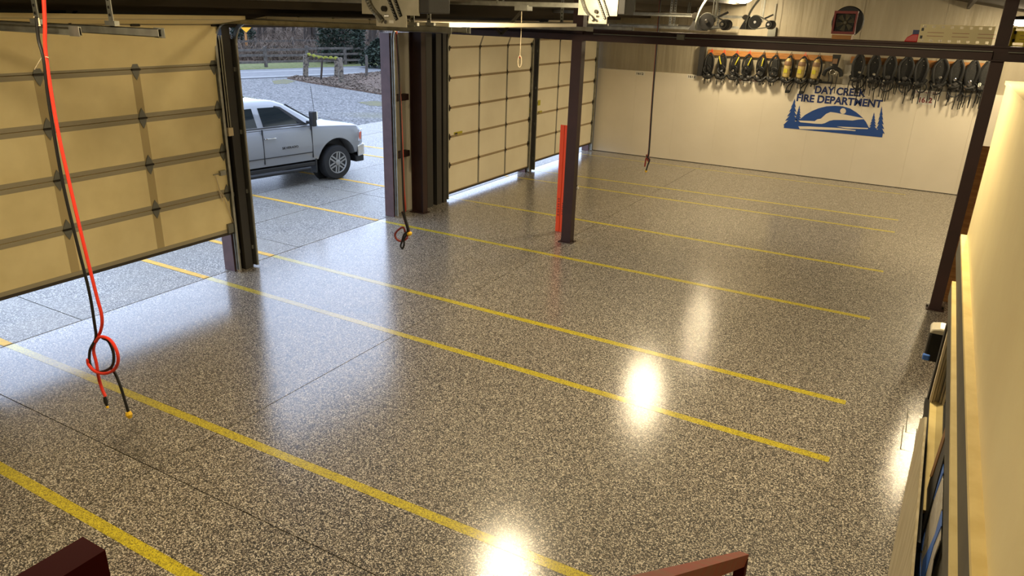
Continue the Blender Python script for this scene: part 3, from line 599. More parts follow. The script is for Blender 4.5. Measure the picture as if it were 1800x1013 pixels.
put('shroud', MB().lathe((cx + 0.02, 12.10, cz + 0.01), (0, 1, 0), [(0.205, 0), (0.215, 0.02), (0.215, 0.09), (0.20, 0.11)], 32), 'black_rubber', fn, True)
bl = MB()
for k in range(6):
    a = k * math.pi / 3 + 0.3; d = V((math.cos(a), 0, math.sin(a))); n = V((-d.z, 0, d.x)); c = V((cx, 12.06, cz))
    bl.hexa([c + d * 0.03 - n * 0.012, c + d * 0.115 - n * 0.035, c + d * 0.115 + n * 0.035 + V((0, -0.03, 0)), c + d * 0.03 + n * 0.012, c + d * 0.03 - n * 0.012 + V((0, 0.004, 0)), c + d * 0.115 - n * 0.035 + V((0, 0.004, 0)), c + d * 0.115 + n * 0.035 + V((0, -0.026, 0)), c + d * 0.03 + n * 0.012 + V((0, 0.004, 0))])
put('blade', bl, 'trim_gray', fn); put('hub', MB().lathe((cx, 12.02, cz), (0, 1, 0), [(0.02, 0), (0.035, 0.02), (0.035, 0.05)], 14), 'trim_gray', fn)
put('guard', MB().tube([(cx + 0.11 * math.cos(a), 11.962, cz + 0.11 * math.sin(a)) for a in [2 * math.pi * k / 24 for k in range(24)]], 0.003, 4, closed=True), 'hinge_dark', fn)
# spine boards standing on edge
def spine_board(x0, x1, y, z0, lab, m):
    t = thing('rescue_board', ((x0 + x1) / 2, y, z0), lab, 'backboard', 'rescue boards on the shelf'); h = 0.235
    # board with real hand holes: horizontal strips and posts around the slots
    L = x1 - x0; n = 8
    b = MB(); b.box((x0, y, z0 + 0.045), (x1, y + 0.03, z0 + h - 0.045))
    b.box((x0, y, z0 + h - 0.012), (x1, y + 0.03, z0 + h)); b.box((x0, y, z0), (x1, y + 0.03, z0 + 0.012))
    for k in range(n + 1):
        xa = x0 + L * k / n
        for za in (z0 + h - 0.045, z0 + 0.012): b.box((max(x0, xa - 0.035), y, za), (min(x1, xa + 0.035), y + 0.03, za + 0.033))
    put('board', b, m, t)
    for za in (0.085, 0.13): 
        for k in range(3): put('slot', MB().box((x0 + 0.10 + k * 0.30, y - 0.002, z0 + za), (x0 + 0.30 + k * 0.30, y, z0 + za + 0.006)), 'cord_brown', t)
    for za in (0.05, 0.15): put('end_slot', MB().box((x0 + 0.02, y - 0.003, z0 + za), (x0 + 0.05, y, z0 + za + 0.04)), 'black', t)
    return t
spine_board(8.70, 9.58, 12.05, 3.70, 'cream spine board with hand holes lying on edge above the beam', 'board_cream')
spine_board(9.78, 11.3, 12.10, 3.70, 'yellow spine board to the right of the post top', 'yellow_board')
rb = thing('red_case', (8.60, 12.12, 3.70), 'small red padded case at the left end of the spine board', 'case')
put('pad', MB().prism([(8.53, 12.08, 3.70), (8.70, 12.08, 3.70), (8.70, 12.08, 3.81), (8.62, 12.08, 3.80), (8.56, 12.08, 3.76)], (0, 0.16, 0)), 'bright_red', rb, bevel=0.012); put('strap', MB().box((8.62, 12.085, 3.80), (8.70, 12.2, 3.86)), 'navy', rb)

# ------------------------------------------------------------------ air packs on the far wall
rk = thing('coat_rail', (4.4, 20.98, 3.0), 'wooden hanging rail on the left half of the far wall, carrying nine packs', 'rail')
a, b = px(1245, 86, 'y', 20.98), px(1465, 96, 'y', 20.98); put('plank', MB().box((a.x, 20.99, 2.98), (b.x, 21.03, 3.12)), 'wood', rk)
put('side_board', MB().box((a.x - 0.20, 20.86, 2.42), (a.x - 0.06, 21.05, 3.25)), 'dark_steel', wf); put('shelf_lip', MB().box((a.x - 0.2, 20.90, 2.44), (6.68, 20.955, 2.49)), 'black', wf)
r2 = thing('coat_rail', (8.4, 20.98, 3.0), 'wooden hanging rail on the right half of the far wall, near the post', 'rail')
a, b = px(1497, 96, 'y', 20.98), px(1752, 107, 'y', 20.98); put('plank', MB().box((a.x, 20.99, 2.97), (b.x, 21.03, 3.13)), 'wood', r2)
put('backing_board', MB().box((6.9, 21.03, 2.44), (b.x, 21.058, 2.92)), 'vinyl', r2)
def straps(t, x, y, z, n, spread, lo, r):
    for k in range(n):
        xx = x + r.uniform(-spread, spread); l = r.uniform(lo * 0.5, lo); dx = r.uniform(-0.05, 0.05)
        put('loose_strap', MB().tube(spl([(xx, y, z), (xx + dx, y - 0.03, z - l * 0.5), (xx + dx * 0.6, y - 0.01, z - l)], 4), 0.011, 5), 'strap', t)
def hose(t, x, z, y, rad, r):
    ph = r.uniform(0, 6)
    put('hose', MB().tube([(x + rad * math.cos(a), y - 0.03 * math.sin(a * 2), z + rad * 1.1 * math.sin(a)) for a in [ph + 2 * math.pi * k / 18 for k in range(17)]], 0.016, 6), 'black_rubber', t, True)
def pack_narrow(x, zt, lab, r, cylinder=False, tagc=None, hookc='cord_red'):
    y = 20.90; t = thing('air_pack', (x, y, zt - 0.75), lab, 'air pack', 'breathing air packs hanging on the far wall')
    put('hook_loop', MB().tube([(x - 0.035, y + 0.02, zt - 0.12), (x, y + 0.092, zt), (x + 0.035, y + 0.02, zt - 0.12)], 0.010, 5), hookc, t)
    sp = r.uniform(0.10, 0.14)
    for s in (-1, 1): put('shoulder_strap', MB().tube(spl([(x, y, zt - 0.10), (x + s * sp * 0.8, y - 0.03, zt - 0.22), (x + s * sp, y - 0.05, zt - 0.42), (x + s * sp * 0.7, y - 0.02, zt - 0.62)], 5), 0.026, 6), 'strap', t, True)
    if cylinder:
        put('air_cylinder', MB().lathe((x - 0.03, y - 0.08, zt - 0.66), (0.03, 0, 1), [(0.03, 0), (0.085, 0.04), (0.09, 0.08), (0.09, 0.36), (0.075, 0.44), (0.03, 0.50)], 18), 'bottle_tan', t, True)
        put('cylinder_band', MB().lathe((x - 0.02, y - 0.08, zt - 0.34), (0.03, 0, 1), [(0.093, 0), (0.095, 0.01), (0.088, 0.09), (0.06, 0.14)], 18), 'bottle_cap', t, True)
        put('cylinder_label', MB().box((x - 0.085, y - 0.178, zt - 0.52), (x + 0.0, y - 0.168, zt - 0.42)), 'strap_yellow', t)
        put('valve', MB().lathe((x - 0.02, y - 0.09, zt - 0.72), (0, 0, 1), [(0.05, 0), (0.035, 0.03), (0.05, 0.06)], 10), 'chrome', t)
    else:
        put('backplate', MB().prism([(x - 0.07, y - 0.02, zt - 0.20), (x + 0.06, y - 0.02, zt - 0.18), (x + 0.09, y - 0.02, zt - 0.40), (x + 0.07, y - 0.02, zt - 0.66), (x - 0.08, y - 0.02, zt - 0.66), (x - 0.10, y - 0.02, zt - 0.42)], (0, 0.05, 0)), 'harness', t, bevel=0.015)
        put('pressure_gauge', MB().lathe((x + r.uniform(-0.05, 0.05), y - 0.08, zt - r.uniform(0.45, 0.62)), (0, -1, 0), [(0.035, 0), (0.035, 0.02), (0.02, 0.026)], 12), 'chrome' if r.random() < 0.4 else 'dark_steel', t)
    put('waist_belt', MB().tube(spl([(x - 0.15, y - 0.02, zt - 0.66), (x - 0.08, y - 0.09, zt - 0.74), (x + 0.06, y - 0.10, zt - 0.75), (x + 0.15, y - 0.03, zt - 0.66)], 5), 0.034, 6), 'strap', t, True)
    put('regulator', MB().lathe((x + r.uniform(-0.08, 0.08), y - 0.09, zt - 0.70), (0.2, -1, 0.1), [(0.02, -0.03), (0.055, -0.02), (0.055, 0.03), (0.03, 0.05)], 12), 'dark_steel', t, True)
    hose(t, x + r.uniform(-0.03, 0.03), zt - 0.52, y - 0.09, 0.10, r); hose(t, x + r.uniform(-0.08, 0.08), zt - 0.66, y - 0.10, 0.07, r); straps(t, x, y - 0.07, zt - 0.68, 4, 0.13, 0.24, r)
    for k in range(2): put('buckle', MB().box((x + (k - 0.5) * 0.16 - 0.025, y - 0.13, zt - 0.74), (x + (k - 0.5) * 0.16 + 0.025, y - 0.09, zt - 0.68)), 'dark_steel', t)
    if tagc: put('tag_strap', MB().tube(spl([(x + tagc * 0.09, y - 0.07, zt - 0.18), (x + tagc * 0.05, y - 0.09, zt - 0.30), (x + tagc * 0.02, y - 0.08, zt - 0.38)], 4), 0.017, 5), 'strap_yellow', t)
    return t
R = random.Random(3)
ord_ = ['first', 'second', 'third', 'fourth', 'fifth', 'sixth']
hx = [1250.7, 1273, 1295.7, 1318, 1343, 1365.5, 1391, 1415.7, 1441]
for i, u in enumerate(hx):
    q = px(u, 86 + (u - 1250) * 0.036, 'y', 20.9)
    if i < 6: lab = 'black harness air pack, %s from the left end of the far wall rail' % ord_[i]
    else: lab = 'air pack with tan cylinder, %s of the three tan ones' % ('left', 'middle', 'right')[i - 6]
    t = pack_narrow(q.x, q.z, lab, R, i >= 6, {1: -1, 2: 1, 3: 1, 4: 0.4}.get(i), 'cord_red' if i in (0, 1, 2, 3, 7) else 'strap')
    if i in (7, 8):   # long loops that hang down over the white panels
        xx = q.x - 0.27; put('hanging_loop', MB().tube(spl([(xx + 0.10, 20.86, 2.45), (xx - 0.03, 20.86, 2.3), (xx - 0.04, 20.86, 2.17), (xx + 0.04, 20.86, 2.17), (xx + 0.07, 20.86, 2.3), (xx + 0.13, 20.86, 2.45)], 5), 0.016, 6), 'strap', t, True)
        put('clip', MB().box((xx - 0.07, 20.83, 2.14), (xx + 0.03, 20.89, 2.22)), 'harness', t, bevel=0.01)
# odd harness with a wide belt between the two rails
q = px(1470, 96, 'y', 20.9); t = thing('air_pack', (q.x, 20.9, q.z - 0.6), 'black belt harness hanging alone between the two wooden rails', 'air pack', 'breathing air packs hanging on the far wall')
put('frame', MB().prism([(q.x - 0.08, 20.88, q.z), (q.x + 0.12, 20.88, q.z), (q.x + 0.08, 20.88, q.z - 0.30), (q.x - 0.05, 20.88, q.z - 0.30)], (0, 0.05, 0)), 'harness', t, bevel=0.012)
put('buckle_panel', MB().box((q.x - 0.05, 20.85, q.z - 0.22), (q.x + 0.06, 20.88, q.z - 0.10)), 'bottle_cap', t)
put('waist_belt', MB().tube(spl([(q.x - 0.21, 20.85, q.z - 0.52), (q.x - 0.16, 20.84, q.z - 0.38), (q.x, 20.82, q.z - 0.32), (q.x + 0.16, 20.84, q.z - 0.38), (q.x + 0.21, 20.85, q.z - 0.52)], 6), 0.05, 8), 'strap', t, True)
put('d_ring', MB().tube([(q.x + 0.07 * math.cos(a), 20.80, q.z - 0.42 + 0.06 * math.sin(a)) for a in [2 * math.pi * k / 14 for k in range(14)]], 0.008, 5, closed=True), 'chrome', t); straps(t, q.x, 20.87, q.z - 0.45, 3, 0.16, 0.5, R)
def pack_wide(x, zt, lab, r, big=1.0):
    y = 20.88; t = thing('air_pack', (x, y, zt - 0.9), lab, 'air pack', 'breathing air packs hanging on the far wall')
    w = 0.135 * big
    pts = [(x - w * 0.55, zt - 0.02), (x - w * 0.25, zt + 0.04), (x + w * 0.35, zt + 0.04), (x + w * 0.75, zt - 0.04), (x + w, zt - 0.30), (x + w * 0.8, zt - 0.56), (x - w * 0.7, zt - 0.58), (x - w * 1.15, zt - 0.42), (x - w * 0.9, zt - 0.18)]
    put('backplate', MB().prism([(a, y - 0.06, b) for a, b in pts], (0, 0.10, 0)), 'harness', t, bevel=0.03)
    put('hook', MB().tube([(x + 0.01, y + 0.02, zt - 0.02), (x + 0.01, 20.995, zt + 0.0)], 0.012, 5), 'strap', t)
    for s in (-1, 1): put('shoulder_strap', MB().tube(spl([(x + s * 0.04, y - 0.06, zt + 0.02), (x + s * w * 0.9, y - 0.11, zt - 0.16), (x + s * w * 0.8, y - 0.12, zt - 0.40), (x + s * w * 0.4, y - 0.09, zt - 0.60)], 5), 0.03, 6), 'strap', t, True)
    for k in range(2): put('rivet', MB().lathe((x + r.uniform(-0.04, 0.06), y - 0.06, zt - 0.05 - 0.10 * k), (0, -1, 0), [(0.016, 0), (0.010, 0.01)], 8), 'chrome', t)
    put('waist_belt', MB().tube(spl([(x - w, y - 0.03, zt - 0.50), (x - w * 0.5, y - 0.12, zt - 0.60), (x + w * 0.5, y - 0.12, zt - 0.58), (x + w * 1.1, y - 0.03, zt - 0.48)], 5), 0.045, 6), 'strap', t, True)
    put('regulator', MB().lathe((x + r.uniform(-0.05, 0.08), y - 0.12, zt - r.uniform(0.46, 0.62)), (0, -1, 0.1), [(0.03, -0.03), (0.06, -0.02), (0.06, 0.02), (0.03, 0.05)], 12), 'dark_steel', t, True)
    hose(t, x + r.uniform(-0.12, 0.10), zt - 0.66, y - 0.08, r.uniform(0.10, 0.15), r); hose(t, x + r.uniform(-0.10, 0.10), zt - 0.56, y - 0.11, r.uniform(0.06, 0.10), r); straps(t, x, y - 0.05, zt - 0.54, 6, 0.15, 0.58, r)
    for k in range(3): put('buckle', MB().box((x + (k - 1) * 0.08 - 0.02, y - 0.15, zt - 0.60 - 0.05 * r.random()), (x + (k - 1) * 0.08 + 0.025, y - 0.11, zt - 0.54)), 'dark_steel' if k else 'chrome', t)
    if r.random() < 0.6: put('pressure_gauge', MB().lathe((x + r.uniform(-0.06, 0.08), y - 0.12, zt - r.uniform(0.3, 0.5)), (0, -1, 0), [(0.034, 0), (0.034, 0.02), (0.02, 0.026)], 12), 'chrome', t)
    return t
rx = [1515, 1543, 1571, 1599, 1626, 1660, 1689, 1716, 1741]
o9 = ['first', 'second', 'third', 'fourth', 'fifth', 'sixth', 'seventh', 'eighth', 'last']
for i, u in enumerate(rx):
    q = px(u - 2, 97 + (u - 1515) * 0.058, 'y', 20.88)
    t = pack_wide(q.x, q.z, 'bulky black air pack, %s on the right hand rail counted from the left' % o9[i] if i < 8 else 'bulky black air pack half hidden behind the right hand post', R, 1.0 if i not in (3, 5) else 1.2)
    if i == 8: put('number_8', text_mesh('8', 0.10, (q.x - 0.12, 20.74, q.z - 0.55), (1, 0, 0), (0, 0, 1), bold=0.01), 'label_white', t)

# ------------------------------------------------------------------ writing on the far wall
YW = 20.953
def wl_txt(name, s, u0, v0, u1, v1, hpx, m, parent, bold=0.015, width=True):
    a, b = px(u0, v0, 'y', YW), px(u1, v1, 'y', YW); h = (px(u0, v0 - hpx, 'y', YW) - a).z
    return put(name, text_mesh(s, h, a, b - a, (0, 0, 1), (b - a).length if width else None, bold, 0.003), m, parent)
sg = thing('station_sign', (6.9, YW, 1.15), 'blue fire department lettering and mountain emblem on the far white wall', 'sign')
e = lambda u, v, y=YW: px(1350 + u / 7.2, 120 + v / 7.2, 'y', y)
wl_txt('lettering', 'DAY CREEK', 1350 + 588 / 7.2, 120 + 318 / 7.2, 1350 + 1232 / 7.2, 120 + 366 / 7.2, 13.6, 'navy', sg, 0.034)
wl_txt('lettering', 'FIRE DEPARTMENT', 1350 + 358 / 7.2, 120 + 416 / 7.2, 1350 + 1438 / 7.2, 120 + 502 / 7.2, 13.2, 'navy', sg, 0.034)
em = put('emblem_dome', MB().prism([e(u, v) for u, v in ((200, 755), (205, 712), (300, 692), (395, 655), (470, 590), (560, 540), (640, 507), (740, 482), (850, 475), (950, 483), (1040, 510), (1120, 560), (1190, 618), (1240, 680), (1276, 750), (1360, 770), (1457, 805), (1445, 876))], (0, -0.003, 0)), 'blue_paint', sg)
for nm, P in (('mountain', ((385, 662), (590, 670), (622, 648), (670, 638), (735, 578), (790, 555), (850, 562), (1190, 630), (1215, 645), (1140, 650), (1070, 662), (960, 655), (830, 655), (780, 665), (720, 695), (680, 705), (600, 702), (410, 684))),
              ('water_stripe', ((385, 735), (520, 737), (900, 757), (1110, 785), (1105, 795), (980, 785), (400, 770))), ('water_stripe', ((870, 737), (1268, 757), (1262, 770), (1010, 763), (945, 753))),
              ('moon', [(950 + 37 * math.cos(k * math.pi / 10), 542 + 37 * math.sin(k * math.pi / 10)) for k in range(20)])):
    put(nm, MB().prism([e(u, v, YW - 0.003) for u, v in P], (0, -0.002, 0)), 'panel_white', em)
def fir(u, vt, vb, wd, lean):
    L, Rr = [], []; n = 6
    for k in range(n):
        a = (k + 0.2) / n; b = (k + 1) / n; c = u + lean * b
        L += [(c - wd * b, vt + (vb - vt) * b), (c - wd * b * 0.45, vt + (vb - vt) * (b - 0.03))]; Rr += [(c + wd * b, vt + (vb - vt) * b), (c + wd * b * 0.45, vt + (vb - vt) * (b - 0.03))]
    return [(u, vt)] + Rr + L[::-1]
for a in ((340, 385, 722, 95, -55), (400, 470, 668, 48, -25), (1343, 560, 775, 55, -20), (1440, 480, 830, 62, -25)):
    put('fir_tree', MB().prism([e(u, v, YW - 0.0005) for u, v in fir(*a)], (0, -0.003, 0)), 'blue_paint', sg)
def plate(u0, v0, u1, v1, hpx, txt, m, lab, wide):
    a, b = px(u0, v0, 'y', YW), px(u1, v1, 'y', YW); h = (px(u0, v0 - hpx, 'y', YW) - a).z
    t = thing('wall_label', a, lab, 'label'); ez = V((0, 0, 1)); ex = (b - a)
    put('plate', MB().prism([a - ez * 0.35 * h - ex * 0.18, b - ez * 0.35 * h + ex * 0.18, b + ez * 1.35 * h + ex * 0.18, a + ez * 1.35 * h - ex * 0.18], (0, -0.002, 0)), 'label_white', t)
    put('lettering', text_mesh(txt, h, a + V((0, -0.002, 0)), ex, ez, ex.length, 0.03, 0.002), m, t)
plate(1119, 131, 1131, 132, 4.2, '1612', 'text_black', 'small black 1612 label on the white panels near the door corner', 0)
plate(1210, 136.5, 1222, 137.5, 4.2, '1612', 'text_black', 'small black 1612 label just left of the hanging packs', 0)
plate(1297, 142.5, 1332, 145, 3.6, 'Day Creek Fire Dept.', 'text_red', 'small department name strip under the left packs', 0)
plate(1609, 163.5, 1650, 166.5, 3.6, 'Day Creek Fire Dept.', 'text_red', 'small department name strip under the right packs', 0)
plate(1615, 180, 1637.5, 181.5, 9.5, '1612', 'text_red', 'larger dark red 1612 number under the right packs', 0)

# ------------------------------------------------------------------ mezzanine side: half wall, ledges, window
XW = 9.59; YE = 7.74
hw = struct('wall_mezzanine', MB().box((XW, YB, 2.125), (XW + 0.13, YE, 3.47)), 'cream_paint', label='cream painted half wall beside the stairs')
put('cap', MB().box((XW - 0.012, YB, 3.47), (XW + 0.145, YE + 0.012, 3.50)), 'cream_paint', hw)
struct('mezzanine_floor', MB().box((XW + 0.13, YB, 2.10), (XR, YE, 2.30)), 'ply_tan')
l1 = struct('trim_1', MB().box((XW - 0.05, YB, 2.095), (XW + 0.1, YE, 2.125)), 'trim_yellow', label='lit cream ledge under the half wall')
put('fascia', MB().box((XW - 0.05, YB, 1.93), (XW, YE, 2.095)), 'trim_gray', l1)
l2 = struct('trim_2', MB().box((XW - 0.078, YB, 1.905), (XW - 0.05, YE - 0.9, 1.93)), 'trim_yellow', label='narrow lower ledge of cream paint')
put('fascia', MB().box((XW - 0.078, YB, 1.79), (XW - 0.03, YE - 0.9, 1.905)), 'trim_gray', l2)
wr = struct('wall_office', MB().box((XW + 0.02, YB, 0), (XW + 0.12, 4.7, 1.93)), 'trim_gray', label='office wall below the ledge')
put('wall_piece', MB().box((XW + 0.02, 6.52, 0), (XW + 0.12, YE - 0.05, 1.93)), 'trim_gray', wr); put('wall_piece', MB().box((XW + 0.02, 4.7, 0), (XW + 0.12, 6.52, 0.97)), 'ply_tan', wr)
put('end_board', MB().box((XW + 0.12, YE - 0.15, 0), (XR, YE - 0.05, 2.1)), 'trim_gray', wr)
wn = struct('window_1', MB().box((XW + 0.008, 4.75, 1.0), (XW + 0.018, 6.5, 1.76)), 'glass_dark', label='dark office window reflecting the speckled floor')
for k in range(3): put('jamb', MB().box((XW - 0.045 + 0.02 * k, 6.40 + 0.02 * k, 1.0), (XW - 0.028 + 0.02 * k, 6.52, 1.76)), 'beige_trim', wn)
put('jamb_edge', MB().box((XW - 0.058, 6.48, 0.95), (XW - 0.045, 6.60, 1.78)), 'black', wn)
put('sill', MB().box((XW - 0.04, 4.75, 0.975), (XW + 0.008, 6.5, 1.0)), 'trim_yellow', wn); put('sill_nosing', MB().box((XW - 0.075, 4.4, 0.94), (XW - 0.04, 6.5, 0.985)), 'black', wn)
pg = lambda pts, x=9.56: [px(u, v, 'x', x) for u, v in pts]
put('side_board', MB().prism(pg([(1674, 718), (1660, 800), (1612, 972), (1605, 972), (1604, 950), (1635, 840), (1659, 762)], 9.565), (0.012, 0, 0)), 'black', wn)
put('side_strip', MB().prism(pg([(1672, 716), (1676, 718), (1661, 768), (1638, 838), (1634, 838), (1656, 768)], 9.56), (0.012, 0, 0)), 'wood_dark', wn)
dp = thing('soap_dispenser', (XW - 0.1, 7.2, 1.0), 'black wall dispenser with pale top and a blue push corner', 'dispenser')
put('body', MB().prism([(XW + 0.02, 7.22, 1.02), (XW - 0.10, 7.22, 1.02), (XW - 0.125, 7.22, 1.08), (XW - 0.125, 7.22, 1.30), (XW + 0.02, 7.22, 1.30)], (0, 0.18, 0)), 'dispenser', dp, bevel=0.02)
put('top_cover', MB().prism([(XW + 0.02, 7.21, 1.30), (XW - 0.128, 7.21, 1.30), (XW - 0.115, 7.21, 1.345), (XW - 0.05, 7.21, 1.36), (XW + 0.02, 7.21, 1.36)], (0, 0.20, 0)), 'dispenser_top', dp, bevel=0.015)
put('push_corner', MB().box((XW - 0.135, 7.205, 1.03), (XW - 0.075, 7.25, 1.09)), 'blue_tape', dp, bevel=0.012)
# leaning tan sheet below the window
tp = [px(u, v, 'x', 9.50) for u, v in ((1617, 737), (1634, 728), (1603, 1013), (1560, 1010))]
e_ = [px(u, v, 'x', 9.495) for u, v in ((1617, 737), (1626, 733), (1600, 1020), (1560, 1010))]
tp = [(9.495, e_[0].y, e_[0].z), (9.495, e_[1].y, e_[1].z), (9.495, e_[2].y, e_[2].z), (9.495, e_[2].y, 0.0), (9.495, e_[3].y, 0.0)]
ts = thing('tan_sheet', (9.5, 5.0, 0), 'tan plywood sheet leaning under the office window', 'sheet'); put('sheet', MB().prism(tp, (0.015, 0, 0)), 'ply_tan', ts)
# masking film and blue tape on the near side
mf = thing('masking_film', (9.55, 4.6, 1.0), 'crumpled grey masking film edged with blue painter tape', 'plastic film')
for nm, m_, x_, pts in (('tape', 'blue_tape', 9.572, [(1659, 800), (1657, 832), (1640, 880), (1634, 900), (1627, 925), (1620, 968), (1612, 972)]),
        ('film', 'film', 9.576, [(1657, 832), (1655, 895), (1643, 940), (1632, 965), (1622, 985), (1618, 1020), (1620, 968), (1627, 925), (1634, 900), (1640, 880)]),
        ('tape', 'blue_tape', 9.572, [(1655, 898), (1654, 925), (1640, 960), (1629, 1000), (1623, 1020), (1618, 1020), (1622, 985), (1632, 965), (1643, 940)]),
        ('film', 'film', 9.576, [(1654, 925), (1652, 950), (1640, 985), (1634, 1020), (1624, 1020), (1629, 1000), (1640, 960)]),
        ('tape', 'blue_tape', 9.568, [(1607, 972), (1618, 972), (1617, 1020), (1604, 1020)])):
    put(nm, MB().prism(pg(pts, x_), (0.004, 0, 0)), m_, mf)
# white wire holder jutting from the sill
wh = thing('wire_holder', (9.45, 6.6, 0.6), 'thin white wire leaflet holder beside the office window', 'wire rack')
for pts in (((1596, 721), (1624, 728), (1620, 766), (1592, 760)), ((1588, 748), (1612, 754), (1606, 796), (1583, 790))):
    put('wire_frame', MB().tube([px(u, v, 'y', 6.62) for u, v in pts], 0.0045, 5, closed=True), 'label_white', wh)

# ------------------------------------------------------------------ stair rails near the camera
sr = thing('stair_handrail', (8.85, 1.5, 0), 'worn red wooden stair handrail at the bottom edge', 'handrail')
a, b = V((8.85, 0.60, 3.29)), V((8.85, 2.06, 2.285)); d = (b - a); n = V((0, -d.z, d.y)).normalized() * 0.5
put('rail', MB().obox((a + b) / 2, d / 2, (0.015, 0, 0), V((0, -d.z, d.y)).normalized() * -0.019), 'handrail_red', sr)
put('post', MB().box((8.835, 2.0, 0.0), (8.868, 2.05, 2.30)), 'newel_red', sr); put('post', MB().box((8.835, 0.72, 0.0), (8.868, 0.77, 3.18)), 'newel_red', sr)
gd = thing('guard_rail', (7.8, 0, 0), 'dark red landing rail end in the lower left corner', 'guard rail')
put('rail', MB().box((7.763, -1.4, 2.80), (7.838, 0.637, 2.90)), 'newel_red', gd); put('post', MB().box((7.765, -1.3, 0), (7.835, -1.22, 2.80)), 'newel_red', gd); put('post', MB().box((7.765, 0.1, 0), (7.835, 0.17, 2.80)), 'newel_red', gd)
ld = thing('stair_landing', (8.7, -0.6, 0), 'wooden stair landing below the camera', 'landing')
for k in range(8): put('plank', MB().box((7.84, -1.5 + 0.22 * k, 2.22), (9.50, -1.29 + 0.22 * k, 2.26)), 'ply_tan', ld)
for k in range(11): put('tread', MB().box((8.88, 0.30 + 0.262 * k, 2.03 - 0.186 * k), (9.48, 0.58 + 0.262 * k, 2.07 - 0.186 * k)), 'ply_tan', ld)
for x in (8.88, 9.44): put('stringer', MB().hexa([(x, 0.25, 1.85), (x + 0.04, 0.25, 1.85), (x + 0.04, 0.25, 2.06), (x, 0.25, 2.06), (x, 2.9, 0.0), (x + 0.04, 2.9, 0.0), (x + 0.04, 3.12, 0.0), (x, 3.12, 0.0)]), 'newel_red', ld)
for x in (7.9, 9.4):
    put('leg', MB().box((x, -1.4, 0), (x + 0.08, -1.32, 2.22)), 'newel_red', ld); put('leg', MB().box((x, 0.15, 0), (x + 0.08, 0.23, 2.22)), 'newel_red', ld)

# ------------------------------------------------------------------ silver pickup truck outside
TR = thing('pickup_truck', (-4.10, 13.38, 0.0), 'silver crew cab pickup truck parked outside the open doorway', 'truck')
TR.rotation_euler = (0, 0, math.radians(80))
def tp_(name, mb, m, parent=None, smooth=False, bevel=0.0): return put(name, mb, m, parent or TR, smooth, bevel, True)
def loft(sts):
    mb = MB(); rings = []
    for x, zb, zt, w in sts:
        h = [(0.80 * w, zb), (0.965 * w, zb + 0.06), (0.99 * w, zb + 0.22), (1.0 * w, zb + 0.42), (0.985 * w, zt - 0.13), (0.93 * w, zt - 0.03), (0.80 * w, zt), (0.35 * w, zt + 0.03)]
        rings.append([mb.bm.verts.new((x, -y, z)) for y, z in h] + [mb.bm.verts.new((x, y, z)) for y, z in h[::-1]])
    for A, B in zip(rings, rings[1:]):
        n = len(A)
        for k in range(n): mb.bm.faces.new((A[k], A[(k + 1) % n], B[(k + 1) % n], B[k]))
    mb.bm.faces.new(rings[0]); mb.bm.faces.new(rings[-1][::-1]); return mb
body = tp_('body', loft([(0.86, 0.66, 1.14, 0.86), (0.80, 0.58, 1.20, 0.93), (0.62, 0.54, 1.26, 0.985), (0.2, 0.52, 1.30, 1.0), (-0.5, 0.50, 1.345, 1.0), (-0.75, 0.50, 1.37, 1.0), (-3.15, 0.50, 1.37, 1.0), (-3.2, 0.55, 1.37, 0.99), (-5.0, 0.55, 1.37, 0.99)]), 'truck_paint', None, True)
cuts = []
for xc in (0.0, -3.9):
    for sy in (-1, 1):
        mb = MB().lathe((xc, sy * 0.60, 0.44), (0, sy, 0), [(0.56, 0), (0.56, 0.6)], 36); c = put('cut', mb, 'truck_trim'); cuts.append(c)
        md = body.modifiers.new('arch', 'BOOLEAN'); md.operation = 'DIFFERENCE'; md.object = c; md.solver = 'EXACT'
# cutters must sit in the truck's frame
for c in cuts: c.parent = TR
bpy.context.view_layer.update(); dg = bpy.context.evaluated_depsgraph_get()
nm = bpy.data.meshes.new_from_object(body.evaluated_get(dg)); body.modifiers.clear(); body.data = nm
nm.materials.clear(); nm.materials.append(MATS['truck_paint'])
for c in cuts: bpy.data.objects.remove(c)
for p in nm.polygons: p.use_smooth = True
nm.set_sharp_from_angle(angle=math.radians(35))
for xc in (0.0, -3.9):
    for sy in (-1, 1): tp_('wheel_well', MB().lathe((xc, sy * 0.61, 0.44), (0, sy, 0), [(0.545, 0), (0.555, 0.02)], 30), 'truck_trim')
zt_, zb_ = 1.90, 1.35
def side(x, z, o=0.0): return (x, -(0.945 - (z - zb_) / (zt_ - zb_) * 0.20) - o, z)
cb = MB(); ring = lambda pts: [cb.bm.verts.new(p) for p in pts]
def cabring(z, xf, xr, wd): return ring([(xf, -wd * 0.92, z), (xf - 0.12, -wd, z), ((xf + xr) / 2, -wd, z), (xr, -wd, z), (xr, wd, z), ((xf + xr) / 2, wd, z), (xf - 0.12, wd, z), (xf, wd * 0.92, z)])
rs = [cabring(1.35, -0.42, -3.18, 0.945), cabring(1.62, -0.86, -3.12, 0.845), cabring(1.84, -1.22, -3.04, 0.765), cabring(1.92, -1.42, -2.98, 0.70), cabring(1.955, -1.70, -2.88, 0.52)]
for A, B in zip(rs, rs[1:]):
    for k in range(8): cb.bm.faces.new((A[k], A[(k + 1) % 8], B[(k + 1) % 8], B[k]))
cb.bm.faces.new(rs[0]); cb.bm.faces.new(rs[-1])
tp_('cab', cb, 'truck_paint', None, True)
def win(name, pts, m, o=0.012, t=0.012):
    return tp_(name, MB().prism([side(x, z, o) for x, z in pts], (0, -t, 0)), m)
w1 = win('window', [(-0.98, 1.42), (-1.06, 1.52), (-1.22, 1.66), (-1.40, 1.77), (-1.52, 1.805), (-1.92, 1.81), (-1.90, 1.42)], 'truck_glass', -0.006)
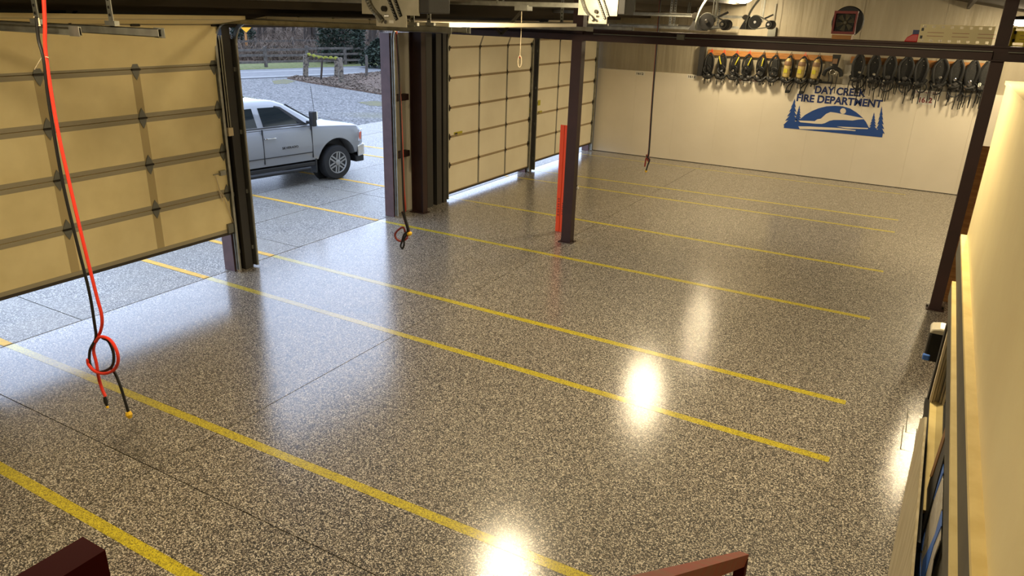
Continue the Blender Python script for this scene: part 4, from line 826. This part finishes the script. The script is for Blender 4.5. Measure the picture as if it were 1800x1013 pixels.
win('window', [(-2.05, 1.42), (-2.07, 1.81), (-2.60, 1.80), (-2.86, 1.74), (-2.98, 1.42)], 'truck_glass', -0.006)
win('window_frame', [(-0.80, 1.40), (-0.98, 1.42), (-1.40, 1.77), (-1.52, 1.805), (-1.50, 1.83), (-1.36, 1.80), (-1.05, 1.58)], 'truck_trim', -0.004)
win('sill_trim', [(-0.80, 1.385), (-0.80, 1.405), (-3.05, 1.405), (-3.05, 1.385)], 'truck_trim', 0.0, 0.008)
ws = MB().prism([(-0.50, -0.80, 1.42), (-0.50, 0.80, 1.42), (-1.17, 0.68, 1.83), (-1.17, -0.68, 1.83)], (0.018, 0, 0.012)); tp_('windshield', ws, 'truck_glass')
for x0, x1 in ((-0.70, -0.705), (-1.97, -1.975), (-3.14, -3.145)): tp_('door_gap', MB().box((x0, -1.006, 0.62), (x1 - 0.008, -0.96, 1.37)), 'truck_trim')
for x in (-1.80, -2.98): h_ = tp_('door_handle', MB().tube(spl([(x - 0.13, -1.0, 1.17), (x - 0.10, -1.035, 1.175), (x + 0.10, -1.035, 1.175), (x + 0.13, -1.0, 1.17)], 4), 0.018, 6), 'chrome', None, True)
tp_('crease_trim', MB().box((-0.72, -1.007, 0.74), (-3.1, -0.99, 0.755)), 'truck_trim'); tp_('rocker_panel', MB().box((-0.62, -0.97, 0.42), (-3.2, -0.80, 0.52)), 'truck_trim', None, False, 0.02)
tp_('side_step', MB().tube([(-0.8, -0.98, 0.38), (-3.0, -0.98, 0.38)], 0.045, 8), 'truck_trim')
tp_('front_bumper', MB().prism([(0.60, -1.0, 0.50), (0.60, -1.0, 0.76), (0.86, -0.93, 0.78), (1.02, -0.55, 0.78), (1.02, 0.55, 0.78), (0.86, 0.93, 0.78), (0.60, 1.0, 0.76), (0.60, 1.0, 0.5)][1:7], (0, 0, -0.28)), 'chrome', None, False, 0.03)
tp_('air_dam', MB().box((0.58, -0.93, 0.34), (0.84, 0.93, 0.5)), 'truck_trim', None, False, 0.03)
tp_('grille', MB().box((0.80, -0.62, 0.80), (0.90, 0.62, 1.12)), 'truck_trim'); 
for s_ in (-1, 1):
    hl = tp_('headlamp', MB().prism([(0.64, s_ * 0.965, 0.86), (0.82, s_ * 0.90, 0.84), (0.885, s_ * 0.66, 0.84), (0.875, s_ * 0.66, 1.10), (0.80, s_ * 0.91, 1.14), (0.70, s_ * 0.955, 1.12)], (0.012, s_ * 0.022, 0)), 'headlamp')
    tp_('turn_signal', MB().prism([(0.66, s_ * 0.975, 0.90), (0.70, s_ * 0.972, 0.90), (0.72, s_ * 0.972, 1.08), (0.68, s_ * 0.975, 1.06)], (0.01, s_ * 0.022, 0)), 'amber', hl)
mr = tp_('door_mirror', MB().box((-0.82, -1.22, 1.36), (-0.70, -1.06, 1.70)), 'truck_trim', None, False, 0.03); tp_('mirror_cap', MB().box((-0.70, -1.21, 1.50), (-0.67, -1.07, 1.69)), 'chrome', mr); tp_('mirror_arm', MB().box((-0.79, -1.08, 1.40), (-0.73, -0.92, 1.46)), 'truck_trim', mr)
tp_('antenna', MB().tube([(-0.45, -0.82, 1.33), (-0.55, -0.84, 2.2)], 0.006, 5), 'truck_trim'); tp_('roof_fin', MB().prism([(-1.9, 0, 1.95), (-1.72, 0, 1.95), (-1.88, 0, 2.03)], (0, 0.03, 0)), 'truck_trim')
tp_('mud_flap', MB().box((-0.64, -0.98, 0.25), (-0.60, -0.72, 0.58)), 'truck_trim'); tp_('tailgate', MB().box((-5.02, -0.9, 0.6), (-4.99, 0.9, 1.36)), 'truck_trim')
tp_('door_badge', text_mesh('SILVERADO', 0.05, (-1.52, -1.004, 0.90), (1, 0, 0), (0, 0, 1), 0.42, 0.0, 0.003), 'truck_trim')
def wheel(x, sy):
    wq = tp_('tyre', MB().lathe((x, sy * 0.70, 0.41), (0, sy, 0), [(0.24, 0), (0.38, 0.0), (0.41, 0.04), (0.41, 0.22), (0.385, 0.27), (0.27, 0.28), (0.25, 0.26)], 36), 'tyre', None, True)
    tp_('rim', MB().lathe((x, sy * 0.86, 0.41), (0, sy, 0), [(0.05, 0.02), (0.23, 0.01), (0.245, 0.11), (0.265, 0.115), (0.265, 0.0)], 30), 'truck_trim', wq, True)
    for k in range(6):
        a = k * math.pi / 3 + 0.4; d = V((math.cos(a), 0, math.sin(a))); n = V((-d.z, 0, d.x)); c = V((x, sy * 0.955, 0.41))
        for q in (-0.5, 0.5): tp_('spoke', MB().obox(c + d * 0.15 + n * 0.045 * q * 1.6, d * 0.10, n * 0.018, (0, 0.018, 0)), 'wheel_alloy', wq)
    tp_('rim_ring', MB().tube([(x + 0.252 * math.cos(a), sy * 0.965, 0.41 + 0.252 * math.sin(a)) for a in [2 * math.pi * k / 30 for k in range(30)]], 0.016, 6, closed=True), 'wheel_alloy', wq, True)
    tp_('hub_cap', MB().lathe((x, sy * 0.93, 0.41), (0, sy, 0), [(0.075, 0), (0.07, 0.05), (0.03, 0.06)], 16), 'wheel_alloy', wq)
for x in (0.0, -3.9):
    for sy in (-1, 1): wheel(x, sy)
tp_('axle', MB().cyl((0, -0.7, 0.41), (0, 0.7, 0.41), 0.07, 10), 'truck_trim'); tp_('axle', MB().cyl((-3.9, -0.7, 0.41), (-3.9, 0.7, 0.41), 0.07, 10), 'truck_trim'); tp_('chassis', MB().box((-4.9, -0.45, 0.40), (0.7, 0.45, 0.58)), 'truck_trim')

# ------------------------------------------------------------------ roadside: fences, posts, sign
def fence(off, a0, a1, step, h, lab):
    p0 = R0 + RD * a0 + RN * off; t = thing('rail_fence', (p0.x, p0.y, 0), lab, 'fence', 'grey rail fences along the road'); a = a0; k = 0; src = None; n = int((a1 - a0) / step)
    for k in range(n + 1):
        p = R0 + RD * (a0 + k * step) + RN * off; hh = h + rnd.uniform(-0.05, 0.15)
        put('post', MB().box((p.x - 0.08, p.y - 0.08, 0), (p.x + 0.08, p.y + 0.08, hh)), 'fence_wood', t)
        if k < n:
            q = p + RD * step
            for f in (0.28, 0.60, 0.90):
                c = (p + q) / 2 + V((0, 0, h * f + rnd.uniform(-0.03, 0.03))); put('rail', MB().obox(c, (q - p) / 2, RN * 0.03, V((0, 0, 0.075))), 'fence_wood', t)
fence(6.2, -9, 22, 3.05, 1.25, 'weathered grey three rail fence on the grass beside the road')
fence(13.6, -12, 30, 3.05, 1.45, 'pale rail fence farther back along the lane')
def wpost(u, v, vt, r, lab, m='post_wood', du=0):
    b = px(u, v, 'z', 0.0); d = (b - CAM); t_ = px(u + du, vt, 'y', b.y); o = thing('fence_post', b, lab, 'post')
    put('post', MB().tube([b - V((0, 0, 0.05)), b + (t_ - b) * 0.5 + V((0.02, 0, 0)), t_], [r, r * 0.95, r * 0.9], 9), m, o, True)
    put('post_top', MB().tube([t_, t_ + V((0, 0, 0.03))], [r * 0.9, r * 0.4], 9), m, o); return b, t_
wpost(537, 136, 96, 0.16, 'thick dark mottled gate post at the left end of the mossy rail')
wpost(564, 141, 106, 0.06, 'thin crooked post leaning under the mossy rail', 'bark', 2)
wpost(591, 135, 100, 0.13, 'pale weathered post behind the right gate post')
wpost(600, 146, 102, 0.14, 'pale mottled gate post at the right end of the mossy rail', 'post_wood', -2)
wpost(644, 134, 98, 0.09, 'plain grey post standing alone in the dead grass', 'fence_wood'); wpost(673, 153, 120, 0.06, 'thin dark stake beside the doorway jamb', 'bark')
a, b = px(538, 97, 'y', 32.7), px(597, 105, 'y', 31.7); mr_ = thing('mossy_rail', a, 'sagging wooden rail thick with yellow green moss', 'rail')
put('rail', MB().tube(spl([a, (a + b) / 2 - V((0, 0, 0.05)), b], 6), 0.07, 7), 'bark', mr_); put('moss', MB().tube([p + V((0, 0, 0.04 + 0.03 * math.sin(i * 2.1))) for i, p in enumerate(spl([a + (b - a) * 0.05, (a + b) / 2 - V((0, 0, 0.05)), a + (b - a) * 0.93], 10))], [0.075 + 0.03 * math.sin(i * 1.7) for i in range(21)], 7), 'moss', mr_)
p = R0 + RN * 19.5; 
sgp = px(433, 74, 'z', 0.4); k_ = 62.0 / (sgp - CAM).length; bs = CAM + (sgp - CAM) * k_; bs.z = 0.2
ys_ = thing('road_sign', bs, 'yellow diamond road sign on a wooden post by the lane', 'road sign')
tip = px(433, 59, 'y', bs.y); put('post', MB().box((bs.x - 0.06, bs.y - 0.06, -0.1), (bs.x + 0.06, bs.y + 0.06, tip.z + 0.9)), 'wood', ys_)
vd = (CAM - bs); vd.z = 0; vd.normalize(); sd = V((-vd.y, vd.x, 0)); c = tip + V((0, 0, 0.62)) + vd * 0.08
fc = put('sign_panel', MB().prism([c - V((0, 0, 0.62)), c + sd * 0.62, c + V((0, 0, 0.62)), c - sd * 0.62], vd * 0.01), 'text_black', ys_)
put('sign_face', MB().prism([c + vd * 0.012 - V((0, 0, 0.56)), c + vd * 0.012 + sd * 0.56, c + vd * 0.012 + V((0, 0, 0.56)), c + vd * 0.012 - sd * 0.56], vd * 0.004), 'sign_yellow', fc)

# ------------------------------------------------------------------ trees and brush
def grow(mb, p, d, L, r, depth, rg):
    pts = [p]; rr = [r]; q = p.copy(); dd = d.copy()
    for k in range(4):
        dd = (dd + V((rg.uniform(-1, 1), rg.uniform(-1, 1), rg.uniform(-0.4, 0.8))) * 0.16).normalized(); q = q + dd * (L / 4); pts.append(q.copy()); rr.append(r * (1 - 0.2 * (k + 1)))
    mb.tube(pts, rr, 6 if depth == 0 else (4 if depth == 1 else 3), cap=False)
    if depth < 3:
        for k in range((9, 5, 4)[depth]):
            f = rg.uniform(0.25, 0.98); i = min(3, int(f * 4)); b = pts[i].lerp(pts[i + 1], f * 4 - i)
            nd = (dd * 0.5 + V((rg.uniform(-1, 1), rg.uniform(-1, 1), rg.uniform(-0.1, 0.9)))).normalized(); grow(mb, b, nd, L * rg.uniform(0.35, 0.55), max(r * 0.42, 0.012), depth + 1, rg)
def bare_tree(b, h, r, lab, seed, lean=(0, 0, 1)):
    rg = random.Random(seed); t = thing('bare_tree', b, lab, 'tree', 'bare trees on the hillside'); b = V(b)
    put('trunk', MB().tube([b - V((0, 0, 0.3)), b + V(lean) * h * 0.3, b + V(lean) * h * 0.62 + V((0.1, 0, 0)), b + V(lean) * h], [r * 1.25, r, r * 0.75, r * 0.2], 9), 'bark', t, True)
    mb = MB()
    for k in range(11):
        f = rg.uniform(0.18, 0.95); p = b + V(lean) * h * f; grow(mb, p, V((rg.uniform(-1, 1), rg.uniform(-1, 1), rg.uniform(0.1, 0.9))).normalized(), h * rg.uniform(0.25, 0.42), r * 0.35 * (1.1 - f * 0.6), 1, rg)
    put('branches', mb, 'twig', t)
def far_at(u, v, dist):
    d = px(u, v, 'z', 0.0) - CAM; p = CAM + d * (dist / d.length); return p
def hill_z(p):
    d = (p - R0).dot(RN); return max(0, d - 18.5) * 0.055
def hp(u, dist):
    d = FW + RT * ((u - 900) / FPX) + UP * ((506.5 - 60) / FPX); d.z = 0; d.normalize(); p = CAM + d * dist; p.z = hill_z(p); return p
spots = [(541, 68, 8.5, 0.22, 'left stem of the thick twin tree in the middle of the doorway view'), (551, 68.5, 9.0, 0.27, 'right stem of the thick twin tree in the middle of the doorway view'), (536, 66, 6, 0.10, 'slim dark tree just left of the thick twin stems'), (455, 70, 7.5, 0.16, 'pale bare tree right of the yellow sign'), (466, 74, 8, 0.15, 'bare tree second to the right of the yellow sign'),
         (480, 78, 8, 0.17, 'bare tree third to the right of the yellow sign'), (500, 80, 8.5, 0.18, 'bare tree halfway between sign and twin stems'), (518, 76, 7.5, 0.14, 'bare tree shortly left of the twin stems'), (566, 80, 8, 0.18, 'bare tree between the twin stems and the evergreen'), (420, 70, 7, 0.16, 'bare tree left of the yellow sign'),
         (650, 66, 8.5, 0.16, 'bare tree right of the large evergreen'), (661, 63, 9, 0.20, 'grey bare tree beside the doorway jamb'), (671, 70, 8, 0.16, 'bare tree nearest the doorway jamb'), (640, 76, 7.5, 0.14, 'bare tree peeping behind the large evergreen')]
for i, (u, d, h, r, lab) in enumerate(spots):
    p = hp(u, d); bare_tree((p.x, p.y, p.z), h, r, lab, 50 + i, (rnd.uniform(-0.05, 0.05), rnd.uniform(-0.05, 0.05), 1))
def evergreen(b, h, w, n, lab, seed, fat=0.62):
    rg = random.Random(seed); t = thing('evergreen', b, lab, 'evergreen'); b = V(b)
    put('trunk', MB().tube([b - V((0, 0, 0.2)), b + V((0, 0, h * 0.9))], [0.14, 0.03], 7), 'bark', t)
    mb = MB()
    for k in range(n):
        f = rg.random() ** 0.8; a = rg.uniform(0, 2 * math.pi); prof_ = math.sin(math.pi * min(1, 0.12 + 0.88 * f) ** fat) ** 0.7 if f < 0.97 else 0.15
        rad = w * prof_ * rg.uniform(0.55, 1.05) * (1 + 0.16 * math.sin(a * 3 + f * 9)); c = b + V((rad * math.cos(a), rad * math.sin(a), h * f)); s = rg.uniform(0.08, 0.2)
        u_ = V((rg.uniform(-1, 1), rg.uniform(-1, 1), rg.uniform(-0.6, 0.4))).normalized(); v_ = u_.cross(V((rg.uniform(-1, 1), rg.uniform(-1, 1), 1))).normalized()
        mb.face([c - u_ * s, c + v_ * s * 0.45, c + u_ * s, c - v_ * s * 0.45])
    put('foliage', mb, 'evergreen', t)
p = hp(603, 58); evergreen((p.x, p.y, 0.02), 6.2, 1.75, 9000, 'large dark rounded evergreen tree beyond the fences', 5)
p = hp(666, 54); evergreen((p.x, p.y, 0.0), 1.9, 1.25, 2600, 'low dark evergreen bush at the right of the doorway view', 6)
p = hp(424, 66); evergreen((p.x, p.y, p.z), 3.4, 1.1, 2500, 'dim evergreen shrub left of the yellow sign', 8)
br = MB(); rg = random.Random(11)
for k in range(7500):
    u = rg.uniform(395, 700); d = 59 + 32 * rg.random() ** 1.3; p = hp(u, d); p = V((p.x, p.y, p.z - 0.1)); L = rg.uniform(0.5, 2.4); dr = V((rg.uniform(-1, 1), rg.uniform(-1, 1), rg.uniform(0.3, 1.5))).normalized(); bend = V((rg.uniform(-1, 1), rg.uniform(-1, 1), -0.4)) * 0.3 * L
    br.tube([p, p + dr * L * 0.55, p + dr * L + bend], [0.03, 0.022, 0.010], 3, cap=False)
o = put('bramble_thicket', br, 'bramble'); tag(o, 'tangled brown bramble and bare twigs covering the hillside', 'brambles', kind='stuff')
lf = MB(); c0 = [V(q) for q in lp]
for k in range(9000):
    i = rg.randrange(len(lp)); ctr = sum(c0, V((0, 0, 0))) / len(c0); q = ctr.lerp(c0[i].lerp(c0[(i + 1) % len(lp)], rg.random()), math.sqrt(rg.random())); s = rg.uniform(0.03, 0.07); a = rg.uniform(0, 6.28); n_ = V((math.cos(a), math.sin(a), rg.uniform(-0.3, 0.3))) * s; m_ = V((-math.sin(a), math.cos(a), rg.uniform(0, 0.5))) * s
    q = V((q.x, q.y, 0.03)); lf.face([q - n_, q + m_, q + n_, q - m_ * 0.4])
o = put('fallen_leaves', lf, 'bramble'); tag(o, 'loose brown fallen leaves on the driveway corner', 'leaves', kind='stuff')
